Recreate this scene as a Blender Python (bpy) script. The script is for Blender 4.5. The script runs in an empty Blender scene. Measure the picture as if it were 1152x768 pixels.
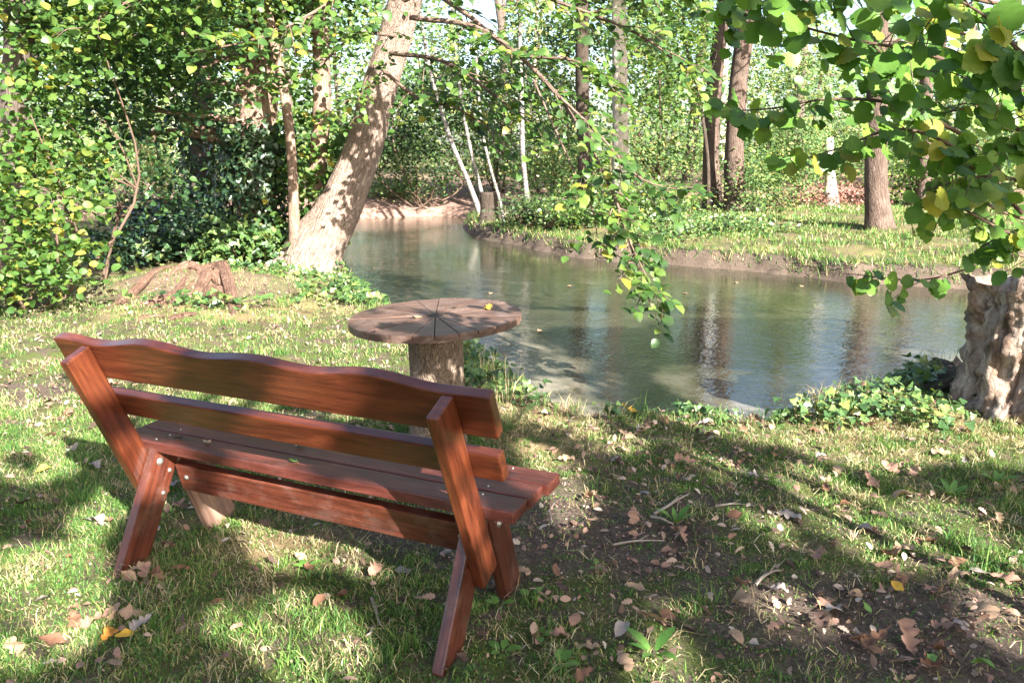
import bpy, bmesh, math, random
import numpy as np
from mathutils import Vector, Matrix

random.seed(11)
RS = np.random.RandomState(11)
scene = bpy.context.scene
COL = scene.collection

# ------------------------------------------------------------------ camera
F_PX, PITCH, CAM_H = 896.0, math.radians(13.264), 1.6
cam_d = bpy.data.cameras.new('camera')
cam_d.sensor_width = 36.0
cam_d.lens = F_PX / 1152.0 * 36.0
cam_d.clip_start = 0.05
cam_d.clip_end = 2000
cam = bpy.data.objects.new('camera', cam_d)
COL.objects.link(cam)
cam.location = (0, 0, CAM_H)
cam.rotation_euler = (math.pi / 2 - PITCH, 0, 0)
scene.camera = cam
CP, SP = math.cos(PITCH), math.sin(PITCH)


def ray(px, py):
    X, Y = (px - 576) / F_PX, (384 - py) / F_PX
    return np.array([X, CP + Y * SP, -SP + Y * CP])


def at_z(px, py, z=0.0):
    d = ray(px, py)
    return d * ((z - CAM_H) / d[2]) + np.array([0, 0, CAM_H])


def at_y(px, py, y):
    d = ray(px, py)
    return d * (y / d[1]) + np.array([0, 0, CAM_H])


def project(P):
    P = np.asarray(P, float)
    x, y, z = P[..., 0], P[..., 1], P[..., 2] - CAM_H
    fw = y * CP - z * SP
    up = y * SP + z * CP
    fw = np.where(fw < 0.05, 0.05, fw)
    return 576 + F_PX * x / fw, 384 - F_PX * up / fw


# ------------------------------------------------------------------ light
SUN_EL = math.radians(29)
SUN_H = np.array([0.53, -0.85]); SUN_H /= np.linalg.norm(SUN_H)
SUN = np.array([SUN_H[0] * math.cos(SUN_EL), SUN_H[1] * math.cos(SUN_EL), math.sin(SUN_EL)])
world = bpy.data.worlds.new('World')
scene.world = world
world.use_nodes = True
wn = world.node_tree
sky = wn.nodes.new('ShaderNodeTexSky')
sky.sky_type = 'NISHITA'
sky.sun_disc = False
sky.sun_elevation = SUN_EL
sky.sun_rotation = math.atan2(SUN[0], SUN[1])
sky.air_density = 1.0
sky.dust_density = 2.5
sky.ozone_density = 1.0
wn.links.new(sky.outputs[0], wn.nodes['Background'].inputs[0])
wn.nodes['Background'].inputs[1].default_value = 0.072
sun_d = bpy.data.lights.new('sun', 'SUN')
sun_d.energy = 5.0
sun_d.angle = math.radians(0.53)
sun_d.color = (1.0, 0.955, 0.88)
sun = bpy.data.objects.new('sun', sun_d)
COL.objects.link(sun)
sun.location = (8, -12, 14)
sun.rotation_euler = Vector(SUN).to_track_quat('Z', 'Y').to_euler()
scene.view_settings.view_transform = 'Standard'
scene.view_settings.look = 'None'
scene.view_settings.gamma = 1.0
scene.view_settings.exposure = 2.6
scene.view_settings.use_curve_mapping = False
scene.cycles.max_bounces = 8
scene.cycles.diffuse_bounces = 4
scene.cycles.transmission_bounces = 4
scene.cycles.sample_clamp_indirect = 6.0
scene.cycles.use_denoising = True


# ------------------------------------------------------------------ noise
class Fbm:
    def __init__(self, seed, scale, octaves=4, dim=2):
        r = np.random.RandomState(seed)
        self.w = []
        for o in range(octaves):
            for k in range(5):
                v = r.normal(size=dim); v /= np.linalg.norm(v)
                f = 2 ** o / scale * r.uniform(0.7, 1.4) * 2 * math.pi
                self.w.append((v * f, r.uniform(0, 6.28), 0.55 ** o / 2.2))
        self.dim = dim

    def __call__(self, P):
        P = np.asarray(P, float)[..., :self.dim]
        s = 0
        for v, ph, a in self.w:
            s = s + a * np.sin(P @ v + ph)
        return s


# ------------------------------------------------------------------ terrain
def sstep(a, b, x):
    t = np.clip((x - a) / (b - a), 0, 1)
    return t * t * (3 - 2 * t)


WATER_Z = -0.42
near_px = [(392, 300), (402, 315), (424, 336), (470, 372), (545, 408), (580, 436), (612, 457), (660, 471), (720, 478),
           (790, 483), (850, 479), (905, 464), (945, 447), (990, 428), (1030, 414), (1075, 402)]
POND = [tuple(at_z(x, y, -0.16)[:2]) for x, y in near_px]
POND += [(3.4, 5.6), (5.5, 6.4), (9.0, 7.5), (13.0, 9.5)]
POND += [tuple(at_z(x, y, WATER_Z)[:2]) for x, y in
         [(1230, 338), (1120, 327), (1040, 322), (960, 318), (900, 311), (850, 305), (800, 301), (750, 297), (690, 294),
          (640, 288), (600, 279), (570, 273), (545, 269), (528, 262), (524, 254), (528, 246), (500, 243), (460, 244), (420, 245), (385, 246)]]
POND += [tuple(at_z(x, y, WATER_Z)[:2]) for x, y in [(340, 250), (350, 262), (370, 280)]]
POND = np.array(POND)


def open_sky(P):
    """clearings between the crowns of the far bank, where sky shows down to the water"""
    d = np.hypot(P[:, 0], P[:, 1]); az = np.degrees(np.arctan2(P[:, 0], P[:, 1])); el = np.degrees(np.arctan2(P[:, 2] - 2 * WATER_Z + CAM_H, d))
    a = (az > 13.5) & (az < 19.5) | (az > 21.0) & (az < 25.2) | (az > 26.2) & (az < 30) | (az > -3.5) & (az < -0.5)
    return a & (el > 10.0) & (el < 34) & (P[:, 1] > 14)




def pond_sd(x, y):
    """signed distance to the waterline, positive on land"""
    x = np.asarray(x, float); y = np.asarray(y, float)
    d2 = np.full(x.shape, 1e18); inside = np.zeros(x.shape, bool)
    n = len(POND)
    for i in range(n):
        ax, ay = POND[i]; bx, by = POND[(i + 1) % n]
        ex, ey = bx - ax, by - ay
        t = np.clip(((x - ax) * ex + (y - ay) * ey) / (ex * ex + ey * ey), 0, 1)
        d2 = np.minimum(d2, (x - ax - t * ex) ** 2 + (y - ay - t * ey) ** 2)
        c = (ay > y) != (by > y)
        with np.errstate(divide='ignore', invalid='ignore'):
            xi = ax + (y - ay) * ex / np.where(ey == 0, 1e-9, ey)
        inside ^= c & (x < xi)
    d = np.sqrt(d2)
    return np.where(inside, -d, d)


n_und = Fbm(3, 4.0, 4)
n_edge = Fbm(5, 1.1, 4)
MOUND = at_z(215, 322, 0.05)


def height(x, y):
    x = np.asarray(x, float); y = np.asarray(y, float)
    P = np.stack([x, y], -1)
    far = sstep(6, 14, y)
    sd = pond_sd(x, y) + (0.10 - 0.065 * far) * n_edge(P)
    bank = 0.32 * (1 - far) + 0.16 * far
    land = WATER_Z + 0.02 + (0.0 - 0.14 * far * (1 - sstep(0.1, 1.6, sd)) - WATER_Z - 0.02) * sstep(-0.05, bank, sd) ** 0.75
    z = np.where(sd > -0.05, land, WATER_Z + 0.02 + np.maximum(-0.8, (sd + 0.05) * 0.9))
    w = sstep(0.2, 1.2, sd)
    z = z + w * (0.035 * n_und(P)) * sstep(2.5, 5.0, np.hypot(x + 0.7, y - 2.3)) 
    z = z + 0.008 * n_edge(P * 3.1) * w
    z = z + 0.22 * np.exp(-(((x - MOUND[0]) / 1.2) ** 2 + ((y - MOUND[1] - 0.3) / 0.55) ** 2)) * w
    # land rises a little far away on the other side
    z = z + 0.35 * sstep(19, 34, y) * sstep(0.5, 3, sd) + 0.25 * far * sstep(0.5, 4, sd) * sstep(2, 8, x)
    return z


def hz(x, y):
    return float(height(np.array([x]), np.array([y]))[0])


def at_g(px, py):
    z = 0.0
    for _ in range(12):
        p = at_z(px, py, z)
        z = 0.5 * z + 0.5 * hz(p[0], p[1])
    return np.array([p[0], p[1], hz(p[0], p[1])])


# ------------------------------------------------------------------ mesh helpers
def link(o, parent=None):
    COL.objects.link(o)
    if parent is not None:
        o.parent = parent
    return o


def build(name, V, faces_idx, totals, mats, parent=None, matidx=None, uv=None, smooth=False):
    """V (n,3); faces_idx flat loop vertex indices; totals loops per face"""
    me = bpy.data.meshes.new(name)
    V = np.asarray(V, np.float32); li = np.asarray(faces_idx, np.int32); tot = np.asarray(totals, np.int32)
    me.vertices.add(len(V)); me.vertices.foreach_set('co', V.ravel())
    me.loops.add(len(li)); me.loops.foreach_set('vertex_index', li)
    me.polygons.add(len(tot))
    start = np.concatenate([[0], np.cumsum(tot)[:-1]]).astype(np.int32)
    me.polygons.foreach_set('loop_start', start)
    if matidx is not None:
        me.polygons.foreach_set('material_index', np.asarray(matidx, np.int32))
    if smooth:
        me.polygons.foreach_set('use_smooth', np.ones(len(tot), bool))
    for m in (mats if isinstance(mats, (list, tuple)) else [mats]):
        me.materials.append(m)
    if uv is not None:
        l = me.uv_layers.new(name='UVMap')
        l.data.foreach_set('uv', np.asarray(uv, np.float32).ravel())
    me.update(calc_edges=True)
    me.validate()
    return link(bpy.data.objects.new(name, me), parent)


class Bag:
    """collects geometry into one mesh"""
    def __init__(self):
        self.V = []; self.L = []; self.T = []; self.M = []; self.UV = []; self.n = 0

    def add(self, V, L, T, mat=0, uv=None):
        V = np.asarray(V, float); L = np.asarray(L, int)
        self.V.append(V); self.L.append(L + self.n); self.T.append(np.asarray(T, int))
        self.M.append(np.full(len(T), mat)); self.n += len(V)
        self.UV.append(np.zeros((len(L), 2)) if uv is None else uv)

    def build(self, name, mats, parent=None, smooth=False):
        return build(name, np.concatenate(self.V), np.concatenate(self.L), np.concatenate(self.T), mats, parent,
                     np.concatenate(self.M), np.concatenate(self.UV), smooth)


def tag(o, label=None, cat=None, group=None, kind=None):
    if label: o['label'] = label
    if cat: o['category'] = cat
    if group: o['group'] = group
    if kind: o['kind'] = kind
    return o


def empty(name, loc, rz=0.0, label=None, cat=None, group=None):
    o = bpy.data.objects.new(name, None)
    o.empty_display_size = 0.1
    o.location = loc; o.rotation_euler = (0, 0, rz)
    link(o)
    return tag(o, label, cat, group)


def spline(pts, n):
    """Catmull-Rom resample of (k,d) points"""
    P = np.asarray(pts, float)
    if len(P) == 2:
        t = np.linspace(0, 1, n)[:, None]
        return P[0] * (1 - t) + P[1] * t
    Q = np.vstack([2 * P[0] - P[1], P, 2 * P[-1] - P[-2]])
    out = []
    for s in np.linspace(0, len(P) - 1 - 1e-6, n):
        i = int(s); f = s - i
        a, b, c, d = Q[i], Q[i + 1], Q[i + 2], Q[i + 3]
        out.append(0.5 * ((2 * b) + (c - a) * f + (2 * a - 5 * b + 4 * c - d) * f ** 2 + (3 * b - a - 3 * c + d) * f ** 3))
    return np.array(out)


def tube(bag, pts, rad, sides=10, n=16, rough=0.0, seed=0, mat=0, cap=True, lobes=0.0, ridge=0.0):
    """tapered tube through pts with radii rad (interpolated), uneven surface"""
    P = spline(np.column_stack([np.asarray(pts, float), np.asarray(rad, float)]), n)
    C, R = P[:, :3], np.maximum(P[:, 3], 1e-4)
    T = np.gradient(C, axis=0); T /= np.linalg.norm(T, axis=1)[:, None]
    ref = np.array([0.31, 0.95, 0.1]) if abs(T[0] @ np.array([0.31, 0.95, 0.1])) < 0.8 else np.array([1.0, 0, 0.1])
    r = np.random.RandomState(seed + 100)
    ph = r.uniform(0, 6.28, 6)
    A = np.linspace(0, 2 * math.pi, sides, endpoint=False)
    V = []
    lens = np.concatenate([[0], np.cumsum(np.linalg.norm(np.diff(C, axis=0), axis=1))])
    for i in range(n):
        u = np.cross(T[i], ref); u /= np.linalg.norm(u)
        w = np.cross(T[i], u)
        s = lens[i]
        k = 1 + rough * (0.5 * np.sin(3 * A + ph[0] + 1.3 * s) + 0.35 * np.sin(5 * A + ph[1] - 2.1 * s) + 0.3 * np.sin(2 * A + ph[2] + 0.7 * s)
                         + 0.25 * np.sin(4.2 * s + ph[3]) + 0.25 * np.sin(7 * A + ph[4] + 3.3 * s))
        if ridge:
            k = k + ridge * (np.abs(np.sin(8.5 * A + 1.6 * math.sin(2.1 * s) + ph[1])) + 0.6 * np.abs(np.sin(14.5 * A - 2.0 * math.sin(1.7 * s + 1) + ph[3])) + 0.5 * np.sin(23 * A + 9 * s) * np.sin(17 * s + 5 * A))
        if lobes:
            f = math.exp(-s / (lobes * 0.9))
            k = k + f * 0.28 * (np.maximum(0, np.sin(2.5 * A + ph[5])) + 0.6 * np.sin(5 * A + ph[2]))
        V.append(C[i] + R[i] * k[:, None] * (np.cos(A)[:, None] * u + np.sin(A)[:, None] * w))
    V = np.concatenate(V)
    L = []; Tt = []; UV = []
    circ = 2 * math.pi * R.mean()
    for i in range(n - 1):
        for j in range(sides):
            a = i * sides + j; b = i * sides + (j + 1) % sides
            L += [a, b, b + sides, a + sides]; Tt.append(4)
            u0, u1 = j / sides * circ, (j + 1) / sides * circ
            UV += [(u0, lens[i]), (u1, lens[i]), (u1, lens[i + 1]), (u0, lens[i + 1])]
    if cap:
        L += list(range((n - 1) * sides, n * sides)); Tt.append(sides)
        UV += [(0.1 * math.cos(a), 0.1 * math.sin(a)) for a in A]
    bag.add(V, L, Tt, mat, np.array(UV))
    return C, R


# leaf templates: y along the leaf from the stalk, x across, z along the normal
def tpl_outline(pts, fold=0.18, droop=0.15, mid=5):
    """leaf from a half outline [(x,y)...] going base->tip on the right; quads between midrib and outline"""
    pts = [(0, 0)] + list(pts) + [(0, 1)]
    V = []; Fc = []
    def zz(x, y): return fold * abs(x) - droop * (y - 0.4) ** 2 + droop * 0.16
    n = len(pts)
    for x, y in pts: V.append((0, y if 0 < y < 1 else y, zz(0, y)))
    for x, y in pts: V.append((x, y, zz(x, y)))
    for x, y in pts: V.append((-x, y, zz(x, y)))
    for i in range(n - 1):
        if i == 0:
            Fc += [(0, n + 1, 1), (0, 1, 2 * n + 1)]
        elif i == n - 2:
            Fc += [(i, n + i, n - 1), (i, n - 1, 2 * n + i)]
        else:
            Fc += [(i, n + i, n + i + 1, i + 1), (i, i + 1, 2 * n + i + 1, 2 * n + i)]
    used = sorted({k for f in Fc for k in f}); mp = {k: j for j, k in enumerate(used)}
    return np.array([V[k] for k in used], float), [tuple(mp[k] for k in f) for f in Fc]


def tpl_hazel():
    pts = []
    for k in range(1, 12):
        t = k / 12
        w = 0.47 * math.sin(math.pi * (t ** 0.82)) ** 0.72
        w *= 1 + (0.05 if k % 2 else -0.03)
        pts.append((w, t + (0.015 if k % 2 else 0)))
    pts[-1] = (0.10, 0.93)
    return tpl_outline(pts, 0.05, 0.16)


LEAF_HAZEL = tpl_hazel()
_hv = LEAF_HAZEL[0]
_hv[:, 2] += np.where(np.abs(_hv[:, 0]) > 0.02, 0.022 * np.sign(np.sin(np.pi * 12 * (_hv[:, 1] - 0.01) + 0.5)), 0.0)
LEAF_MID = tpl_outline([(0.26, 0.14), (0.40, 0.42), (0.30, 0.74)], 0.2, 0.4)
LEAF_FAR = (np.array([(0, 0, 0), (0.34, 0.42, 0.07), (0, 1, -0.05), (-0.34, 0.42, 0.07)], float), [(0, 1, 2), (0, 2, 3)])
LEAF_IVY = tpl_outline([(0.42, -0.08), (0.5, 0.22), (0.28, 0.4), (0.26, 0.62)], 0.12, 0.3)
LEAF_OAK = tpl_outline([(0.05, 0.08), (0.13, 0.13), (0.15, 0.20), (0.09, 0.27), (0.20, 0.34), (0.25, 0.42), (0.20, 0.49), (0.13, 0.52), (0.25, 0.60), (0.29, 0.68), (0.23, 0.75), (0.15, 0.77), (0.20, 0.85), (0.17, 0.93), (0.08, 0.97)], 0.1, 0.4)
LEAF_MAPLE = tpl_outline([(0.30, -0.12), (0.34, 0.05), (0.62, 0.12), (0.48, 0.30), (0.66, 0.52), (0.30, 0.48), (0.24, 0.72)], 0.08, 0.2)
LEAF_OVAL = tpl_outline([(0.17, 0.15), (0.27, 0.36), (0.27, 0.58), (0.15, 0.84)], 0.12, 0.35)


def unit(a):
    a = np.asarray(a, float)
    return a / np.maximum(np.linalg.norm(a, axis=-1, keepdims=True), 1e-9)


def scatter(bag, tpl, pos, nrm, tip, size, mat=0, aspect=1.0):
    """copies of the leaf template at pos, face normal nrm, stalk->tip direction tip"""
    tv, tf = tpl
    N = len(pos)
    if N == 0: return
    n = unit(nrm)
    t = unit(tip - np.sum(tip * n, -1, keepdims=True) * n)
    x = np.cross(t, n)
    size = np.broadcast_to(np.asarray(size, float), (N,))
    S = size[:, None, None]
    V = (pos[:, None, :] + S * (aspect * tv[None, :, 0:1] * x[:, None, :] + tv[None, :, 1:2] * t[:, None, :] + tv[None, :, 2:3] * n[:, None, :]))
    k = len(tv)
    fl = np.concatenate([np.array(f) for f in tf]); tot = np.array([len(f) for f in tf])
    L = (fl[None, :] + (np.arange(N) * k)[:, None]).ravel()
    bag.add(V.reshape(-1, 3), L, np.tile(tot, N), mat)


def rand_dirs(n, rs):
    return unit(rs.normal(size=(n, 3)))


# ------------------------------------------------------------------ materials
def mat_base(name):
    m = bpy.data.materials.new(name)
    m.use_nodes = True
    nt = m.node_tree
    return m, nt, nt.nodes['Principled BSDF'], nt.nodes['Material Output']


def N(nt, typ, **kw):
    n = nt.nodes.new(typ)
    for k, v in kw.items():
        if k.startswith('i_'):
            key = k[2:]
            n.inputs[int(key) if key.isdigit() else key].default_value = v
        else:
            setattr(n, k, v)
    return n


def ramp(nt, fac, stops, interp='LINEAR'):
    r = nt.nodes.new('ShaderNodeValToRGB')
    r.color_ramp.interpolation = interp
    e = r.color_ramp.elements
    while len(e) > 1: e.remove(e[-1])
    e[0].position, e[0].color = stops[0][0], (*stops[0][1], 1)
    for p, c in stops[1:]:
        q = e.new(p); q.color = (*c, 1)
    nt.links.new(fac, r.inputs[0])
    return r.outputs[0]


def mixc(nt, fac, a, b, mode='MIX'):
    n = nt.nodes.new('ShaderNodeMix'); n.data_type = 'RGBA'; n.blend_type = mode
    for s, v in ((0, fac), (6, a), (7, b)):
        if hasattr(v, 'is_output'): nt.links.new(v, n.inputs[s])
        else: n.inputs[s].default_value = v if s == 0 else (*v, 1)
    return n.outputs[2]


def noise(nt, vec, scale, detail=4, rough=0.55, dist=0.0):
    n = nt.nodes.new('ShaderNodeTexNoise')
    n.inputs['Scale'].default_value = scale; n.inputs['Detail'].default_value = detail
    n.inputs['Roughness'].default_value = rough; n.inputs['Distortion'].default_value = dist
    if vec is not None: nt.links.new(vec, n.inputs['Vector'])
    return n.outputs[0]


def bump(nt, h, bsdf, strength=0.4, dist=0.02, prev=None):
    b = nt.nodes.new('ShaderNodeBump')
    b.inputs['Strength'].default_value = strength; b.inputs['Distance'].default_value = dist
    nt.links.new(h, b.inputs['Height'])
    if prev is not None: nt.links.new(prev, b.inputs['Normal'])
    if bsdf is not None: nt.links.new(b.outputs[0], bsdf.inputs['Normal'])
    return b.outputs[0]


def mapping(nt, src, scale=(1, 1, 1), coord='Object'):
    tc = nt.nodes.new('ShaderNodeTexCoord')
    mp = nt.nodes.new('ShaderNodeMapping'); mp.inputs['Scale'].default_value = scale
    nt.links.new(tc.outputs[coord], mp.inputs[0])
    return mp.outputs[0]


def leaf_mat(name, stops, trans=0.35, rough=0.5, spec=0.35, hue_noise=0.6, tcol=1.35):
    m, nt, b, out = mat_base(name)
    g = nt.nodes.new('ShaderNodeNewGeometry')
    v = nt.nodes.new('ShaderNodeVectorMath'); v.operation = 'SCALE'; v.inputs[3].default_value = 1.0
    nt.links.new(g.outputs['Position'], v.inputs[0])
    nz = noise(nt, v.outputs[0], 1.3, 2)
    mx = nt.nodes.new('ShaderNodeMath'); mx.operation = 'MULTIPLY_ADD'
    nt.links.new(nz, mx.inputs[0]); mx.inputs[1].default_value = hue_noise
    sub = nt.nodes.new('ShaderNodeMath'); sub.operation = 'SUBTRACT'
    nt.links.new(g.outputs['Random Per Island'], sub.inputs[0]); sub.inputs[1].default_value = hue_noise / 2
    nt.links.new(sub.outputs[0], mx.inputs[2])
    c = ramp(nt, mx.outputs[0], stops)
    fine = noise(nt, v.outputs[0], 60, 2)
    c = mixc(nt, 0.35, c, ramp(nt, fine, [(0.3, (0.45, 0.45, 0.45)), (0.7, (1, 1, 1))]), 'MULTIPLY')
    nt.links.new(c, b.inputs['Base Color'])
    b.inputs['Roughness'].default_value = rough
    b.inputs['Specular IOR Level'].default_value = spec
    if trans > 0:
        tr = nt.nodes.new('ShaderNodeBsdfTranslucent')
        tc = mixc(nt, 1.0, c, (tcol, tcol * 1.02, tcol * 0.55), 'MULTIPLY')
        nt.links.new(tc, tr.inputs[0])
        ms = nt.nodes.new('ShaderNodeMixShader'); ms.inputs[0].default_value = trans
        nt.links.new(b.outputs[0], ms.inputs[1]); nt.links.new(tr.outputs[0], ms.inputs[2])
        nt.links.new(ms.outputs[0], out.inputs[0])
    return m


def bark_mat(name, dark, light, scale=9, strength=0.7, along=0.16, patch=None):
    m, nt, b, out = mat_base(name)
    v = mapping(nt, None, (scale, scale * along, 1), 'UV')
    tc = nt.nodes.new('ShaderNodeNewGeometry')
    n1 = noise(nt, v, 2.6, 10, 0.72, 0.6)
    vor = nt.nodes.new('ShaderNodeTexVoronoi'); vor.feature = 'DISTANCE_TO_EDGE'; vor.inputs['Scale'].default_value = 3.4
    mx = nt.nodes.new('ShaderNodeVectorMath'); mx.operation = 'ADD'
    sc = nt.nodes.new('ShaderNodeVectorMath'); sc.operation = 'SCALE'; sc.inputs[3].default_value = 0.5
    nn = nt.nodes.new('ShaderNodeTexNoise'); nn.inputs['Scale'].default_value = 2.0; nt.links.new(v, nn.inputs[0])
    nt.links.new(nn.outputs[1], sc.inputs[0]); nt.links.new(v, mx.inputs[0]); nt.links.new(sc.outputs[0], mx.inputs[1])
    nt.links.new(mx.outputs[0], vor.inputs['Vector'])
    crack = ramp(nt, vor.outputs['Distance'], [(0.0, (0, 0, 0)), (0.16, (1, 1, 1))])
    hgt = mixc(nt, 0.65, crack, n1, 'MIX')
    c = ramp(nt, n1, [(0.25, dark), (0.62, light), (0.8, tuple(min(1, x * 1.25) for x in light))])
    c = mixc(nt, 0.3, c, ramp(nt, vor.outputs['Distance'], [(0.0, (0.35, 0.32, 0.3)), (0.2, (1, 1, 1))]), 'MULTIPLY')
    c = mixc(nt, 0.5, c, ramp(nt, noise(nt, tc.outputs['Position'], 3.5, 5, 0.6), [(0.35, (0.5, 0.46, 0.44)), (0.65, (1.1, 1.1, 1.1))]), 'MULTIPLY')
    big = noise(nt, tc.outputs['Position'], 1.7, 3)
    if patch:
        c = mixc(nt, ramp(nt, big, [(0.48, (0, 0, 0)), (0.62, (1, 1, 1))]), c, patch)
    nt.links.new(c, b.inputs['Base Color'])
    b.inputs['Roughness'].default_value = 0.9
    b.inputs['Specular IOR Level'].default_value = 0.15
    bump(nt, hgt, b, strength, 0.03)
    return m


GREEN = [(0.0, (0.030, 0.070, 0.016)), (0.4, (0.055, 0.120, 0.024)), (0.72, (0.095, 0.17, 0.034)), (0.97, (0.16, 0.22, 0.042)), (1.0, (0.36, 0.32, 0.05))]
M = {}
M['hazel'] = leaf_mat('hazel_leaf', [(0.0, (0.055, 0.13, 0.020)), (0.45, (0.105, 0.22, 0.032)), (0.85, (0.18, 0.30, 0.045)), (0.95, (0.20, 0.26, 0.04)), (1.0, (0.36, 0.34, 0.05))], 0.45, 0.42, 0.4, 0.3)
M['bough'] = leaf_mat('bough_leaf', GREEN, 0.4, 0.42, 0.45, 0.35)
M['yellow'] = leaf_mat('yellowing_leaf', [(0, (0.040, 0.095, 0.020)), (0.45, (0.072, 0.145, 0.030)), (0.8, (0.12, 0.195, 0.04)), (0.96, (0.19, 0.23, 0.05)), (1, (0.40, 0.34, 0.06))], 0.42, 0.5, 0.3, 0.8)
M['bough_shaded'] = leaf_mat('shaded_green_leaf', [(0, (0.018, 0.050, 0.018)), (0.5, (0.036, 0.085, 0.026)), (0.85, (0.07, 0.135, 0.036)), (1, (0.13, 0.19, 0.045))], 0.3, 0.42, 0.45, 0.5)  # darker copy of the bough leaf, stands in for shade on the left foliage
M['ivy'] = leaf_mat('ivy_leaf', [(0, (0.014, 0.036, 0.016)), (0.5, (0.026, 0.060, 0.026)), (0.9, (0.05, 0.09, 0.035)), (1, (0.12, 0.16, 0.05))], 0.12, 0.35, 0.5, 0.4)
M['ivy_light'] = leaf_mat('ivy_ground_leaf', [(0, (0.032, 0.075, 0.024)), (0.5, (0.07, 0.135, 0.038)), (0.85, (0.14, 0.21, 0.055)), (1, (0.26, 0.29, 0.08))], 0.22, 0.4, 0.5, 0.5)
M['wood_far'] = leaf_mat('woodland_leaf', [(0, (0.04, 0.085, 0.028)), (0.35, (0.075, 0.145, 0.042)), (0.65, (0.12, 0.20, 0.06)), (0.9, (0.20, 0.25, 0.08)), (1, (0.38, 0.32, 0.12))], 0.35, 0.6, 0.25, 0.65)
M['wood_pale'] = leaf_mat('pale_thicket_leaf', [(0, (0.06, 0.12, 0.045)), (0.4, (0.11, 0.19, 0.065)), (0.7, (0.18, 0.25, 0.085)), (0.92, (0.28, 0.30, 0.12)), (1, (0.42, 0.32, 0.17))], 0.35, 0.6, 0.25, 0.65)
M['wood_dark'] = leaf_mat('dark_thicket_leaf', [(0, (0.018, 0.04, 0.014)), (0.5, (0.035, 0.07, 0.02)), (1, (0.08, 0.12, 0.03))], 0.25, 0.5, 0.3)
M['red_brush'] = leaf_mat('russet_brush', [(0, (0.12, 0.05, 0.045)), (0.5, (0.22, 0.10, 0.08)), (1, (0.4, 0.22, 0.17))], 0.15, 0.8, 0.1)
M['grass'] = leaf_mat('grass_blade', [(0, (0.040, 0.110, 0.024)), (0.45, (0.085, 0.185, 0.038)), (0.75, (0.15, 0.25, 0.055)), (0.92, (0.26, 0.29, 0.09)), (1, (0.42, 0.38, 0.18))], 0.3, 0.55, 0.3, 0.8)
M['straw'] = leaf_mat('dry_grass_blade', [(0, (0.22, 0.17, 0.08)), (0.5, (0.40, 0.32, 0.17)), (1, (0.58, 0.5, 0.32))], 0.2, 0.7, 0.2)
M['weed'] = leaf_mat('weed_leaf', [(0, (0.07, 0.17, 0.03)), (1, (0.16, 0.30, 0.06))], 0.35, 0.45, 0.4)
M['litter'] = leaf_mat('litter_leaf', [(0, (0.05, 0.032, 0.026)), (0.3, (0.13, 0.08, 0.06)), (0.55, (0.27, 0.16, 0.12)), (0.8, (0.36, 0.25, 0.19)), (1, (0.46, 0.38, 0.31))], 0.12, 0.75, 0.2, 0.3)
for nm, c in dict(brown=(0.17, 0.085, 0.05), tan=(0.33, 0.22, 0.14), pinkish=(0.29, 0.165, 0.115), grey=(0.26, 0.22, 0.20), dark=(0.075, 0.045, 0.035), yellow=(0.60, 0.36, 0.05), orange=(0.50, 0.22, 0.04), green=(0.16, 0.27, 0.06)).items():
    M['fallen_' + nm] = leaf_mat('fallen_leaf_' + nm, [(0, tuple(x * 0.8 for x in c)), (1, tuple(min(1, x * 1.2) for x in c))], 0.12, 0.65, 0.3, 0.5, 1.1)
M['bark_grey'] = bark_mat('grey_bark', (0.055, 0.045, 0.038), (0.17, 0.135, 0.11), 12)
M['bark_red'] = bark_mat('reddish_bark', (0.13, 0.085, 0.06), (0.36, 0.25, 0.19), 12, 0.8)
M['bark_lean'] = bark_mat('pale_ridged_bark', (0.10, 0.066, 0.05), (0.38, 0.29, 0.235), 12, 1.0, 0.22)
M['bark_root'] = bark_mat('root_bark', (0.075, 0.042, 0.030), (0.24, 0.145, 0.105), 16, 0.9)
M['bark_brown'] = bark_mat('brown_bark', (0.085, 0.058, 0.045), (0.25, 0.175, 0.135), 12, 0.9)
M['bark_brown2'] = bark_mat('dark_brown_bark', (0.05, 0.036, 0.030), (0.16, 0.115, 0.092), 12, 0.9)  # darker tone of the brown bark
M['bark_dark'] = bark_mat('dark_bark', (0.03, 0.022, 0.018), (0.09, 0.07, 0.055), 12)
M['bark_pale'] = bark_mat('pale_bark', (0.30, 0.25, 0.21), (0.62, 0.55, 0.48), 10, 0.5)
M['bark_stem'] = bark_mat('pedestal_bark', (0.095, 0.07, 0.053), (0.34, 0.26, 0.20), 16, 0.8, 0.5)
M['twig'] = bark_mat('twig_bark', (0.06, 0.04, 0.03), (0.16, 0.11, 0.08), 30, 0.3)
M['twig_pale'] = bark_mat('dead_twig_bark', (0.20, 0.16, 0.13), (0.42, 0.36, 0.30), 30, 0.3)


def birch_mat():
    m, nt, b, out = mat_base('birch_bark')
    v = mapping(nt, None, (4, 22, 1), 'UV')
    n1 = noise(nt, v, 1.0, 4, 0.6)
    c = ramp(nt, n1, [(0.40, (0.06, 0.05, 0.05)), (0.50, (0.17, 0.155, 0.135)), (0.8, (0.28, 0.26, 0.23))])
    nt.links.new(c, b.inputs['Base Color']); b.inputs['Roughness'].default_value = 0.7
    return m


M['birch'] = birch_mat()


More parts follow.
